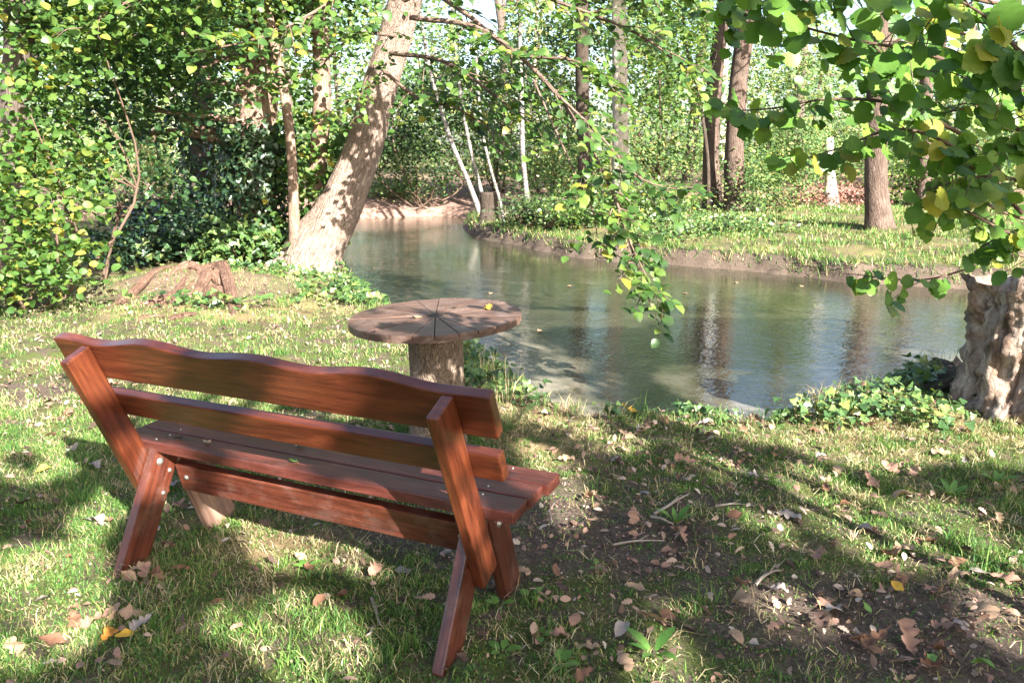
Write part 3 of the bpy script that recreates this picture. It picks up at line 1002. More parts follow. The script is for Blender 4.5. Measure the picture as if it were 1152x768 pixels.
def bough_leaves(bag_l, bag_w, path, rs, r0=0.03, twigs=16, tlen=0.6, leaf=0.1, per=9, tpl=LEAF_MID, droop=0.25, facing=0.5, start=0.15):
    """a branch with side twigs carrying leaves on both sides"""
    P = spline(path, 24)
    tube(bag_w, path, np.linspace(r0, r0 * 0.15, len(path)), 7, 24, 0.04, rs.randint(999))
    ps = []; ns = []; ts = []
    for k in range(twigs):
        f = start + (1 - start) * (k + rs.uniform(0, 1)) / twigs
        i = min(22, int(f * 23)); s = P[i]; T = unit(P[i + 1] - P[i])
        side = unit(np.cross(T, [0, 0, 1])) * (1 if k % 2 else -1)
        L = tlen * (1.1 - 0.55 * f) * rs.uniform(0.6, 1.2)
        d = unit(T * 0.6 + side * rs.uniform(0.3, 1) + rs.normal(size=3) * 0.35)
        e = s + d * L + np.array([0, 0, -droop * L])
        m = (s + e) / 2 + np.array([0, 0, 0.1 * L])
        tube(bag_w, [s, m, e], [r0 * 0.22 + 0.001, r0 * 0.15 + 0.001, 0.001], 5, 7, 0, rs.randint(999))
        Q = spline([s, m, e], per + 1)
        for q in range(1, per + 1):
            tt = unit(Q[q] - Q[q - 1]); sd_ = unit(np.cross(tt, [0, 0, 1])) * (1 if q % 2 else -1)
            tip = unit(tt * 0.6 + sd_ * 0.8 + np.array([0, 0, -0.45]) + rs.normal(size=3) * 0.25)
            ps.append(Q[q] + tip * leaf * 0.18); ts.append(tip)
            ns.append(facing * SUN + np.array([0, 0, 0.6]) + rs.normal(size=3) * 0.35)
    ps = np.array(ps)
    scatter(bag_l, tpl, ps, np.array(ns), np.array(ts), leaf * rs.uniform(0.7, 1.2, len(ps)))


bl, bw = Bag(), Bag()
rs = np.random.RandomState(77)


def pathpx(spec, off=loff):
    return [at_y(x, y, d) - off for x, y, d in spec]


BOUGHS = [
    # the spray that hangs in front of the water
    ([(462, 20, 9.2), (545, 35, 8.6), (625, 105, 7.8), (684, 205, 7.0), (704, 262, 6.6), (733, 345, 6.3)], 0.03, 26, 0.55, 0.105, 9),
    ([(625, 105, 7.8), (672, 150, 7.2), (720, 200, 6.9), (770, 215, 6.8)], 0.018, 16, 0.5, 0.105, 8),
    ([(600, 90, 8.0), (640, 180, 7.4), (668, 240, 7.0), (672, 300, 6.8)], 0.012, 7, 0.4, 0.105, 8),
    ([(704, 262, 6.6), (722, 300, 6.4), (748, 352, 6.25)], 0.008, 8, 0.3, 0.10, 7),
    ([(455, 0, 9.6), (520, -30, 9.2), (620, 0, 8.6), (720, 40, 8.2), (790, 95, 7.9)], 0.035, 26, 0.8, 0.11, 9),
    ([(440, 60, 10.0), (500, 70, 9.3), (560, 110, 8.8), (610, 150, 8.4)], 0.03, 24, 0.7, 0.10, 9),
    ([(432, 80, 10.0), (470, 110, 9.6), (520, 125, 9.2), (575, 165, 8.9)], 0.025, 20, 0.6, 0.10, 9),
    ([(470, -20, 9.5), (530, 20, 8.9), (580, 60, 8.4), (650, 70, 8.0), (700, 110, 7.8)], 0.03, 26, 0.7, 0.11, 9),
    ([(480, -80, 9.5), (560, -40, 8.8), (680, -20, 8.2), (790, 0, 7.8)], 0.03, 22, 0.8, 0.11, 9),
    ([(455, 0, 9.8), (420, -30, 9.2), (360, 10, 8.7), (300, 40, 8.4), (220, 60, 8.2)], 0.03, 24, 0.8, 0.11, 9),
    ([(436, 70, 10.6), (418, 95, 10.3), (392, 112, 10.1), (352, 140, 10.0)], 0.014, 12, 0.4, 0.085, 8),
    ([(446, 30, 10.4), (432, 50, 10.1), (410, 95, 9.9), (402, 135, 9.9)], 0.010, 9, 0.35, 0.08, 8),
    ([(445, 40, 10.0), (400, 40, 9.4), (350, 80, 9.0), (290, 90, 8.8)], 0.025, 20, 0.6, 0.10, 9),
    ([(470, -60, 9.6), (380, -50, 9.0), (260, -20, 8.6), (150, 0, 8.4), (80, 40, 8.2)], 0.03, 26, 0.9, 0.11, 9),
]
for path, r0, tw, tl, lf, per in BOUGHS:
    bough_leaves(bl, bw, pathpx(path), rs, r0, tw, tl, lf, per)
pts = crown_points([np.array([2.2, -2.0, 6.2]), np.array([0.2, 0.5, 7.2]), np.array([1.0, 1.5, 8.6])], [(2.0, 2.0, 1.2), (2.4, 2, 1.2), (2.2, 2.0, 1.4)], 4200, rs, 0.4)
leafy(bl, pts, LEAF_MID, 0.11, rs)
bw.build('boughs', M['bark_brown'], lean_root, True)
bl.build('crown', M['bough'], lean_root)
# ivy creeping round its foot
bi = Bag(); rsi = np.random.RandomState(5)
n = 420
ang = rsi.uniform(0, 6.28, n); rr_ = rsi.uniform(0.28, 0.75, n); q = np.stack([rr_ * np.cos(ang), rr_ * np.sin(ang) * 0.9], -1)
zz = height(loff[0] + q[:, 0], loff[1] + q[:, 1]) - loff[2] + np.maximum(0, 0.55 - rr_) * rsi.uniform(0.3, 1.4, n) + 0.04
scatter(bi, LEAF_IVY, np.column_stack([q, zz]), np.column_stack([q * 0.6, np.full(n, 0.7)]) + 0.35 * rsi.normal(size=(n, 3)), np.column_stack([q + 0.3 * rsi.normal(size=(n, 2)), -0.3 * np.ones(n)]), rsi.uniform(0.05, 0.09, n))
bi.build('ivy', M['ivy_light'], lean_root)

# --- ivy clad trees left of it
G_BACK = 'trees of the far bank'


def ivy_on(root, axis, rad, n, seed, size=0.08, z0=0.0, z1=9, mat='ivy', thick=0.12):
    rs = np.random.RandomState(seed)
    off = np.array(root.location)
    A = spline(np.asarray(axis) - off, 60)
    zsel = np.where((A[:, 2] > z0) & (A[:, 2] < z1))[0]
    i = rs.choice(zsel, n); a = rs.uniform(0, 6.28, n)
    r = rad * rs.uniform(0.95, 1.15, n) + np.abs(rs.normal(size=n)) * thick
    nr = np.stack([np.cos(a), np.sin(a), np.full(n, 0.35)], -1)
    pos = A[i] + np.stack([np.cos(a) * r, np.sin(a) * r, rs.normal(size=n) * 0.08], -1)
    b = Bag()
    scatter(b, LEAF_IVY, pos, nr + 0.35 * rs.normal(size=(n, 3)), np.stack([rs.normal(size=n) * 0.5, rs.normal(size=n) * 0.5, -np.ones(n)], -1), size * rs.uniform(0.6, 1.3, n))
    return b.build('ivy', M[mat], root)


y0 = 12.1
t1 = tree('ivy_clad_tree', 'straight reddish trunk wrapped in yellowing climbers just left of the leaning tree', 'tree', (358, 285), [(358, 200), (362, 120), (361, 40), (358, 0)], y0, 9.5, 0.145, 0.09, M['bark_red'],
          [C_(350, -60, 11.5, 1.6, 1.5, 0.9), C_(300, 30, 11.3, 1.0, 0.9, 0.5), C_(250, -80, 11.0, 1.8, 1.4, 1.0)], M['bough'], LEAF_MID, 0.09, 4000, 31)
b = Bag(); rs = np.random.RandomState(8)
pts = crown_points([at_y(x, y, d) - np.array(t1.location) for x, y, d in ((350, 250, 12.0), (348, 215, 12.0), (368, 190, 12.0), (338, 175, 12.0), (380, 150, 12.1), (340, 280, 11.9), (320, 268, 11.9), (345, 120, 12.1))],
                   [(0.35, 0.25, 0.35)] * 5 + [(0.4, 0.3, 0.2)] * 2 + [(0.3, 0.3, 0.4)], 1500, rs, 0.14, 12)
leafy(b, pts, LEAF_MID, 0.10, rs, 0.3, 0.8, 0.7, 0.5)
b.build('climber', M['yellow'], t1)
ax = [at_y(300, 0, 11.3), at_y(312, 60, 11.3), at_y(322, 120, 11.4), at_y(328, 190, 11.5), at_y(330, 270, 11.6)]
t2 = tree('slender_tree', 'slender crooked pale stem leaning left beside the ivy mass', 'tree', (331, 280), [(329, 190), (322, 120), (311, 60), (299, 0)], 11.3, 8.0, 0.07, 0.05, M['bark_red'],
          [C_(280, -50, 11.0, 1.4, 1.2, 0.7), C_(200, -10, 10.8, 1.2, 1.0, 0.6)], M['bough'], LEAF_MID, 0.09, 2600, 32)
t3 = tree('ivy_clad_tree', 'big dark trunk smothered in ivy left of the slender stem', 'tree', (285, 290), [(287, 200), (291, 130), (295, 60), (297, 0)], 12.2, 10, 0.30, 0.2, M['bark_red'],
          [C_(270, -40, 12, 1.8, 1.4, 0.9), C_(200, 60, 11.6, 1.2, 1.0, 0.7), C_(170, 130, 11.3, 0.9, 0.7, 0.5), C_(240, 100, 11.5, 0.8, 0.7, 0.5), C_(120, -20, 11.5, 1.6, 1.3, 0.8)], M['bough_shaded'], LEAF_MID, 0.085, 5500, 33)
ivy_on(t3, [at_y(285, 300, 12.2), at_y(287, 200, 12.2), at_y(291, 130, 12.2), at_y(296, 20, 12.2)], 0.36, 3600, 41, 0.085, -0.2, 2.0, 'ivy', 0.14)
t4 = tree('ivy_clad_tree', 'grey green ivy covered trunk behind the ivy mass near the pale gap', 'tree', (226, 285), [(226, 210), (228, 150), (228, 60), (228, 0)], 14.5, 10, 0.2, 0.15, M['bark_grey'],
          [C_(215, 60, 14.0, 1.6, 1.3, 0.9), C_(140, 20, 13.5, 1.6, 1.2, 0.9)], M['bough'], LEAF_MID, 0.09, 3600, 34)
ivy_on(t4, [at_y(226, 290, 14.5), at_y(226, 210, 14.5), at_y(228, 100, 14.5)], 0.27, 1500, 42, 0.085, -0.2, 2.2, 'ivy', 0.12)
t5 = tree('old_tree', 'dark rough trunk at the left edge behind yellowing shrub', 'tree', (22, 330), [(22, 220), (20, 120), (24, 20)], 9.6, 9, 0.2, 0.15, M['bark_grey'],
          [C_(20, -40, 9.3, 1.5, 1.2, 0.7), C_(110, 10, 9.0, 1.2, 1.0, 0.5), C_(150, -60, 8.8, 1.4, 1.2, 0.6)], M['bough'], LEAF_MID, 0.085, 4500, 35)

# --- shrubs on the left
def gpt(px, py):
    return at_g(px, py)


shrub('hazel_shrub', 'yellow green leafy shrub at the left edge of the lawn', 'shrub', gpt(35, 345),
      [C_(20, 300, 8.0, 0.75, 0.6, 0.5), C_(60, 250, 8.2, 0.6, 0.5, 0.5), C_(10, 200, 8.3, 0.6, 0.5, 0.6), C_(70, 180, 8.5, 0.55, 0.45, 0.4), C_(40, 110, 8.5, 0.6, 0.5, 0.4), C_(85, 60, 8.6, 0.5, 0.5, 0.35)],
      M['yellow'], LEAF_MID, 0.085, 3000, 51, stems=9, stem_r=0.022, clump=0.16, per=10)
shrub('hazel_shrub', 'green hazel thicket between left shrub and ivy trunk', 'shrub', gpt(120, 315),
      [C_(120, 190, 10.2, 0.8, 0.6, 0.5), C_(160, 130, 10.4, 0.9, 0.6, 0.5), C_(200, 90, 10.6, 0.9, 0.6, 0.5), C_(100, 130, 10.0, 0.7, 0.5, 0.4), C_(170, 210, 10.6, 0.6, 0.5, 0.35), C_(120, 60, 10, 0.9, 0.6, 0.5), C_(60, 40, 9.6, 0.8, 0.6, 0.5), C_(200, 20, 10, 1.1, 0.7, 0.5)],
      M['bough_shaded'], LEAF_MID, 0.082, 4200, 52, stems=2, stem_r=0.02, clump=0.2, per=12)
shrub('ivy_bank', 'dark ivy covered bank in the shade between shrub and ivy trunk', 'plant', gpt(190, 292),
      [C_(150, 275, 11.6, 0.7, 0.6, 0.25), C_(200, 265, 12.0, 0.8, 0.6, 0.35), C_(240, 262, 12.2, 0.6, 0.6, 0.4), C_(180, 240, 13, 0.8, 0.5, 0.3)],
      M['ivy'], LEAF_IVY, 0.085, 3600, 53, stems=3, clump=0.2, per=14)
shrub('bramble', 'pale sunlit bramble clump at the foot of the ivy trunk', 'shrub', gpt(300, 296),
      [C_(275, 262, 11.6, 0.45, 0.35, 0.22), C_(305, 272, 11.5, 0.35, 0.3, 0.2), C_(250, 280, 11.3, 0.4, 0.3, 0.15)],
      M['ivy_light'], LEAF_IVY, 0.09, 900, 54, stems=4, stem_r=0.01, clump=0.13, per=12, sunny=0.6)

# --- exposed roots / dead wood heap left of the leaning tree
heap = empty('root_heap', tuple(gpt(215, 325)), 0, 'heap of exposed reddish roots and dead wood at the lawn edge', 'dead wood')
ho = np.array(heap.location)
bag = Bag()
RT = [[(105, 342), (140, 325), (180, 308), (215, 300), (240, 303)], [(128, 350), (165, 332), (205, 320), (245, 316)], [(160, 345), (192, 322), (225, 304), (250, 300)], [(150, 338), (190, 328), (225, 330)],
      [(205, 318), (232, 306), (252, 308), (264, 334)], [(215, 322), (238, 310), (256, 318), (262, 338)], [(175, 352), (205, 342), (235, 338)], [(225, 335), (240, 318), (258, 322), (272, 332)], [(120, 336), (160, 320), (200, 312)], [(185, 312), (215, 306), (245, 312)], [(140, 352), (170, 346), (200, 345)]]
rsh = np.random.RandomState(64)
for k, pth in enumerate(RT):
    q = []
    for i, (x, y) in enumerate(pth):
        g = at_z(x, y + 5, 0.10); g[2] = hz(g[0], g[1]) + (rsh.uniform(-0.02, 0.055) if 0 < i < len(pth) - 1 else -0.03); q.append(g - ho)
    r = 0.8 * (0.06, 0.07, 0.055, 0.05, 0.12, 0.13, 0.06, 0.10, 0.045, 0.06, 0.04)[k]
    tube(bag, q, [r * 0.35] + list(r * rsh.uniform(0.7, 1.15, len(q) - 2)) + [r * 0.4], 16, 40, 0.30, k + 60)
bag.build('roots', M['bark_root'], heap, True)

# --- far bank trunks
BACK = [
    # label, base px, points, y, r, bark
    ('dark straight trunk on the far bank left of the pale one', (662, 240), [(658, 180), (655, 90), (655, 0)], 0.20, 'bark_dark'),
    ('tall pale sunlit trunk on the far bank in the middle', (700, 238), [(698, 150), (697, 60), (696, 0)], 0.23, 'bark_pale'),
    ('left trunk of the dark pair on the far bank', (803, 236), [(800, 170), (803, 100), (810, 40), (815, 0)], 0.22, 'bark_brown2'),
    ('right trunk of the dark pair on the far bank', (828, 238), [(826, 170), (830, 100), (838, 40), (842, 0)], 0.25, 'bark_brown2'),
    ('stout reddish trunk on the grassy far bank at right', (990, 258), [(985, 200), (987, 120), (990, 60), (992, 0)], 0.215, 'bark_brown2'),
    ('thin distant trunk behind the overhanging leaves at upper right', (1040, 232), [(1041, 130), (1043, 60), (1045, 0)], 0.17, 'bark_brown2'),
]
for k, (lab, b_px, pl, r, bk) in enumerate(BACK):
    yb = at_g(*b_px)[1]
    rs = np.random.RandomState(200 + k)
    bx = at_y(b_px[0], 100, yb)[0]
    crown = [((bx + rs.uniform(-2, 2), yb + rs.uniform(-1.5, 2), rs.uniform(5.5, 12)), (rs.uniform(1.2, 2.4), rs.uniform(1.2, 2), rs.uniform(0.7, 1.3))) for _ in range(6)]
    tree('woodland_tree', lab, 'tree', b_px, pl, None, 14, r, r * 0.5, M[bk], crown, M['wood_far'], LEAF_FAR, 0.19, 5200, 300 + k, G_BACK, 18, 0.05, 0.4, 40, 0.5)
# small dark multi-stem tree before the pair
tree('sapling', 'small dark crooked sapling in front of the dark pair of trunks', 'tree', (797, 240), [(796, 180), (788, 120), (776, 70), (770, 30)], None, 6.5, 0.055, 0.02, M['bark_dark'],
     [C_(770, 60, 18.5, 1.4, 1.0, 0.9), C_(790, 20, 18.5, 1.3, 1.0, 0.8), C_(740, 110, 18.5, 1.0, 0.8, 0.6), C_(800, 110, 18.3, 0.9, 0.8, 0.6)], M['bough'], LEAF_FAR, 0.13, 2600, 320)
tree('pale_snag', 'short pale sunlit snag among russet brush on the far bank', 'tree stump', (935, 232), [(934, 205), (933, 190)], None, 2.0, 0.16, 0.1, M['bark_pale'], [], None, None, 0, 0, 321, n_seg=14)
# birches
for k, (lab, b_px, pl, r) in enumerate([
    ('white birch stem leaning left, leftmost by the dark stump', (543, 242), [(527, 205), (508, 160), (492, 110), (480, 60)], 0.075),
    ('thin birch stem just left of the dark stump', (550, 246), [(540, 210), (531, 175), (522, 130), (515, 80)], 0.055),
    ('thin grey birch stem just right of the dark stump', (570, 256), [(562, 225), (552, 190), (543, 150), (538, 100)], 0.04),
    ('upright white birch stem at the water edge right of the dark stump', (595, 252), [(592, 215), (588, 175), (587, 120), (585, 50)], 0.07)]):
    yb = at_g(*b_px)[1]
    bx = at_y(b_px[0], 100, yb)[0]
    rs = np.random.RandomState(400 + k)
    crown = [((bx + rs.uniform(-1.2, 1.0), yb + rs.uniform(-0.8, 1), rs.uniform(3.2, 7)), (rs.uniform(0.7, 1.3), 0.9, rs.uniform(0.5, 0.9))) for _ in range(4)]
    tree('birch', lab, 'tree', b_px, pl, None, 8.0, r, r * 0.4, M['birch'], crown, M['wood_pale'], LEAF_FAR, 0.12, 1300, 410 + k, 'birches by the far bank', 12, 0.03, 0.2)
# dark post-like stump
st = at_y(551, 240, 20.9); st[2] = hz(st[0], st[1])
stump0 = empty('tree_stump', tuple(st), 0, 'dark upright sawn stump between birches on the far bank', 'tree stump')
bag = Bag(); s0 = st[1] / CP / F_PX
tube(bag, [(0, 0, -0.1), (0, 0, 0.25), (0.0, 0, at_y(551, 216, st[1])[2] - st[2])], [13 * s0, 11 * s0, 11.5 * s0], 18, 14, 0.07, 9, 0, True, 0.25)
bag.build('trunk', M['bark_dark'], stump0, True)
# fallen log on the far left bank
fl = gpt(505, 233)
log = empty('fallen_log', tuple(fl), 0, 'pale fallen log lying along the far left bank', 'log')
bag = Bag()
a = at_y(480, 231, fl[1]) - np.array(fl); b_ = at_y(530, 226, fl[1] + 0.6) - np.array(fl)
tube(bag, [a, (a + b_) / 2 + np.array([0, 0, 0.06]), b_], [0.07, 0.06, 0.04], 9, 14, 0.1, 3)
bag.build('trunk', M['twig_pale'], log, True)

# --- thickets behind the pond
G_TH = 'thickets behind the pond'
TH_ = [
    # label, base px, list of foliage ellipsoids, mat, leaf, n
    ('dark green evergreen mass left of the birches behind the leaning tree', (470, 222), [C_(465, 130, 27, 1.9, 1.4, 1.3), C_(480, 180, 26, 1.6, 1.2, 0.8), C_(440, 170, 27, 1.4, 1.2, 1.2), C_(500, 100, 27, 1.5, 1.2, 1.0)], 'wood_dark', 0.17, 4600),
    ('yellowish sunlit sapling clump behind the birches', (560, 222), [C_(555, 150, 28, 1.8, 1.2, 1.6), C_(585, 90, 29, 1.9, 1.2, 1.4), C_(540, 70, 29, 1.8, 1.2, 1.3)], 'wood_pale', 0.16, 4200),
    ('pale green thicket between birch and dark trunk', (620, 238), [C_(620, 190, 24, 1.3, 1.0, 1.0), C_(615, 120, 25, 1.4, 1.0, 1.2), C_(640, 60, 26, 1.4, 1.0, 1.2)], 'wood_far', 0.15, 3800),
    ('low green bush at the feet of the middle trunks', (690, 250), [C_(690, 225, 18.8, 1.0, 0.6, 0.4), C_(740, 230, 18.5, 1.0, 0.6, 0.45), C_(650, 240, 18, 0.7, 0.5, 0.3)], 'bough', 0.11, 2600),
    ('tall light thicket between pale trunk and dark pair', (745, 236), [C_(745, 170, 26, 1.6, 1.0, 1.1), C_(735, 90, 27, 1.5, 1.0, 1.4), C_(760, 30, 28, 1.8, 1.0, 1.2)], 'wood_far', 0.16, 4200),
    ('dense grey green bush right of the dark pair', (880, 240), [C_(880, 200, 20, 0.9, 0.7, 0.75), C_(850, 215, 19.5, 0.6, 0.5, 0.5), C_(905, 170, 20.5, 0.8, 0.7, 0.7), C_(870, 150, 21, 0.8, 0.6, 0.5)], 'wood_far', 0.10, 4600),
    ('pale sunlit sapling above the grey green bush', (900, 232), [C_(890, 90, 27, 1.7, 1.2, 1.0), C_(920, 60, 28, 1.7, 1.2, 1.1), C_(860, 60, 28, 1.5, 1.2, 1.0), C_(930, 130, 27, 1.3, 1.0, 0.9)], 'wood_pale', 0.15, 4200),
    ('russet brush pile beside the pale snag', (935, 240), [C_(935, 226, 21, 0.9, 0.5, 0.25), C_(960, 222, 22, 0.9, 0.5, 0.3), C_(920, 215, 22, 0.6, 0.5, 0.3)], 'red_brush', 0.10, 1500),
    ('dark leafy bush right of the stout trunk', (1045, 225), [C_(1040, 200, 21, 0.7, 0.6, 0.6), C_(1060, 215, 21, 0.5, 0.5, 0.4), C_(1030, 170, 22, 0.6, 0.6, 0.5)], 'bough', 0.13, 2200),
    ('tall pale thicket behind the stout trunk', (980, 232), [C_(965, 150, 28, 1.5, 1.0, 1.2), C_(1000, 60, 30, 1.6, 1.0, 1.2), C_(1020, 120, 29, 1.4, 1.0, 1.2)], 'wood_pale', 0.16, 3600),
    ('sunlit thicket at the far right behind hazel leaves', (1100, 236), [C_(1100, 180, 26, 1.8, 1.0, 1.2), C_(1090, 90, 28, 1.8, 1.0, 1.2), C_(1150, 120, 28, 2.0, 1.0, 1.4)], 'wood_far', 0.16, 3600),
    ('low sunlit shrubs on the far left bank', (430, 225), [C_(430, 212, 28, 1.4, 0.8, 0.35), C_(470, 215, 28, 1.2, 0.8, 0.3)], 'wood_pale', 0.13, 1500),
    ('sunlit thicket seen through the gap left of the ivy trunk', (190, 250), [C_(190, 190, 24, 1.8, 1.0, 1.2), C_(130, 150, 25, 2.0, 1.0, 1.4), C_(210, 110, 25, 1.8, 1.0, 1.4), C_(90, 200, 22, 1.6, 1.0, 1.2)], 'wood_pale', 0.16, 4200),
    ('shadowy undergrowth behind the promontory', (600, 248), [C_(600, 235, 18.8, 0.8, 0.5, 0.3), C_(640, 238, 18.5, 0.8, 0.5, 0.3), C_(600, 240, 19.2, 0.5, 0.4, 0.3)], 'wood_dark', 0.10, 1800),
    ('green weeds on the bank below the dark pair', (800, 262), [C_(790, 255, 16.5, 0.9, 0.5, 0.25), C_(830, 258, 16.3, 0.8, 0.5, 0.2), C_(750, 262, 16.0, 0.8, 0.5, 0.25), C_(880, 262, 16.2, 0.7, 0.5, 0.18)], 'ivy_light', 0.10, 2400),
]
for k, (lab, bp, cr, mt, lf, n) in enumerate(TH_):
    g = gpt(*bp); yy = np.mean([c[0][1] for c in cr])
    g = at_y(bp[0], bp[1], yy); g[2] = hz(g[0], g[1])
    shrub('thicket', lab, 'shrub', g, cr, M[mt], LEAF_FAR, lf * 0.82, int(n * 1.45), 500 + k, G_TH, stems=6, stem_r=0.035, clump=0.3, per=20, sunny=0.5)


# --- the wood beyond
def far_wood():
    rs = np.random.RandomState(900)
    b = Bag()
    n = 1700
    x = rs.uniform(-52, 60, n); y = rs.uniform(40, 64, n); z = rs.uniform(0.5, 15, n) ** 1.0
    keep = ~((np.abs(x + 4) < 4.0) & (z < 2.2)) & ~((np.abs(x - 24) < 3) & (z > 6)) & ~((np.abs(x - 13) < 1.7) & (z > 7.0)) & ~((np.abs(x + 3) < 3) & (z > 8))
    x, y, z = x[keep], y[keep], z[keep]; n = len(x)
    k = 420
    xu = rs.uniform(-22, 30, k); yu = rs.uniform(26, 40, k); zu = rs.uniform(0.1, 1.8, k)
    ku = (pond_sd(xu, yu) > 1.5) & ~((np.abs(xu / yu * 26 + 4.0) < 1.9) & (zu < 1.3))
    x = np.concatenate([x, xu[ku]]); y = np.concatenate([y, yu[ku]]); z = np.concatenate([z, zu[ku] + 0.3]); n = len(x)
    m = rs.randint(50, 110, n); idx = np.repeat(np.arange(n), m)
    nearer = (y < 40.5)[idx]
    sp = rs.normal(size=(len(idx), 3)) * np.array([1.3, 1.3, 0.75]) * np.where(nearer, 0.5, 1.0)[:, None]
    P = np.stack([x, y, z], -1)[idx] + sp
    P[:, 2] = np.maximum(P[:, 2], 0.3)
    k = ~open_sky(P); P = P[k]; nearer = nearer[k]
    leafy(b, P[~nearer], LEAF_FAR, 0.34, rs, 0.5, 0.3, 0.5)
    leafy(b, P[nearer], LEAF_FAR, 0.17, rs, 0.5, 0.3, 0.5)
    o = b.build('far_woodland', M['wood_far'])
    tag(o, 'sunlit wood closing the view behind the pond', 'woodland', kind='stuff')
    for k in range(34):
        xx = rs.uniform(-40, 48); yy = rs.uniform(30, 58)
        if abs(xx + 4) < 3: continue
        bag = Bag(); r = rs.uniform(0.12, 0.25); h = rs.uniform(11, 15)
        z0 = hz(xx, yy)
        tube(bag, [(0, 0, -0.2), (rs.normal() * 0.3, 0, h * 0.5), (rs.normal() * 0.7, 0, h)], [r, r * 0.8, r * 0.4], 8, 12, 0.05, k)
        px = project(np.array([xx, yy, 2.0]))[0]
        t = empty('distant_tree', (xx, yy, z0), 0, 'slim distant trunk standing in the far wood behind the pond', 'tree', 'slim trunks in the far wood')
        bag.build('trunk', M['bark_grey' if k % 3 else 'bark_pale'], t, True)


far_wood()

# ------------------------------------------------------------------ hazel hanging in from the right
hz_base = np.array([2.05, 2.2, hz(2.05, 2.2)])
hazel = empty('hazel_bush', tuple(hz_base), 0, 'overhanging hazel branches with big round green leaves at upper right', 'bush')
bl, bw = Bag(), Bag(); rs = np.random.RandomState(66)
tube(bw, [(0, 0, -0.1), (0.03, 0.1, 0.7), (-0.05, 0.15, 1.4), (-0.02, 0.1, 2.2), (0.1, 0.0, 3.0)], [0.035, 0.03, 0.026, 0.02, 0.01], 10, 24, 0.06, 1)
tube(bw, [(0.1, 0.1, -0.1), (0.25, 0.2, 0.9), (0.2, 0.1, 1.8), (0.3, -0.1, 2.8)], [0.03, 0.026, 0.02, 0.01], 10, 20, 0.06, 2)
HZ = [
    ([(1180, 255, 2.35), (1105, 225, 2.35), (1060, 150, 2.3), (1010, 90, 2.3), (980, 25, 2.25)], 14),
    ([(1100, 160, 2.3), (1010, 118, 2.3), (930, 112, 2.35), (870, 122, 2.4), (815, 125, 2.45)], 12),
    ([(1150, 240, 2.2), (1080, 170, 2.2), (1010, 145, 2.2), (950, 165, 2.25), (900, 180, 2.3)], 12),
    ([(1190, 120, 2.0), (1120, 90, 2.0), (1040, 60, 2.0), (960, 45, 2.05), (880, 25, 2.1), (805, 10, 2.2)], 16),
    ([(1190, 20, 2.0), (1100, 0, 2.0), (1000, -15, 2.0), (900, -5, 2.05), (820, 25, 2.2)], 14),
    ([(1190, 300, 2.6), (1130, 285, 2.6), (1080, 305, 2.6), (1030, 315, 2.6), (955, 308, 2.7)], 11),
    ([(1190, 290, 2.3), (1130, 260, 2.3), (1080, 230, 2.3), (1070, 190, 2.3)], 7),
    ([(1190, 180, 1.8), (1150, 150, 1.8), (1110, 110, 1.8), (1090, 60, 1.8)], 9),
    ([(1190, 80, 1.7), (1150, 60, 1.7), (1110, 20, 1.7), (1060, -10, 1.75)], 10),
    ([(1185, 250, 2.4), (1140, 265, 2.4), (1118, 270, 2.4), (1095, 284, 2.45)], 4),
    ([(1190, 210, 2.1), (1130, 200, 2.1), (1090, 200, 2.1), (1040, 215, 2.15)], 9),
    ([(1190, 150, 2.5), (1120, 120, 2.5), (1050, 130, 2.5), (990, 150, 2.6)], 9),
    ([(1190, 40, 2.6), (1120, 50, 2.6), (1050, 30, 2.6), (980, 60, 2.6), (930, 60, 2.6)], 10),
]
ps, ns, ts, sz = [], [], [], []
for spec, nl in HZ:
    path = pathpx(spec, hz_base)
    tube(bw, path, np.linspace(0.006, 0.0015, len(path)), 6, 22, 0.03, rs.randint(999))
    nl2 = int(nl * 2.5)
    Q = spline(path, nl2 + 1)
    for q in range(1, nl2 + 1):
        if nl == 11 and q < 0.52 * nl2: continue
        tt = unit(Q[q] - Q[q - 1]); sd_ = unit(np.cross(tt, [0, 0.3, 1])) * (1 if q % 2 else -1)
        tip = unit(tt * 0.5 + sd_ * 0.55 + np.array([0, -0.1, -0.55]) + rs.normal(size=3) * 0.3)
        st_ = Q[q] + tip * 0.018
        ps.append(st_); ts.append(tip); sz.append(0.057 * rs.uniform(0.6, 1.3))
        ns.append(np.array([0.2, -0.75, 0.5]) + rs.normal(size=3) * 0.38)
        tube(bw, [Q[q], Q[q] + tip * 0.01, st_], [0.0012, 0.001, 0.001], 4, 3)
        if rs.rand() < 0.55:    # short side twig with two or three leaves
            d = unit(tt * 0.3 + sd_ * 0.8 + rs.normal(size=3) * 0.5 + np.array([0, 0, -0.2]))
            e = Q[q] + d * rs.uniform(0.07, 0.16)
            tube(bw, [Q[q], (Q[q] + e) / 2 + [0, 0, 0.01], e], [0.0016, 0.0013, 0.001], 4, 5)
            for f in (0.5, 0.8, 1.0):
                tip = unit(d * 0.6 + rs.normal(size=3) * 0.5 + np.array([0, 0, -0.5]))
                ps.append(Q[q] * (1 - f) + e * f); ts.append(tip); sz.append(0.052 * rs.uniform(0.55, 1.25))
                ns.append(np.array([0.2, -0.75, 0.5]) + rs.normal(size=3) * 0.4)
scatter(bl, LEAF_HAZEL, np.array(ps), np.array(ns), np.array(ts), np.array(sz))
bw.build('branches', M['twig'], hazel, True)
bl.build('leaves', M['hazel'], hazel)

# ------------------------------------------------------------------ old stump at the right
sb = np.array([at_z(1188, 474)[0], at_z(1188, 474)[1] + 0.24, 0.0]); sb[2] = hz(sb[0], sb[1])
old = empty('old_stump', tuple(sb), 0, 'broken weathered tree stump with flaking bark at the right edge', 'tree stump')


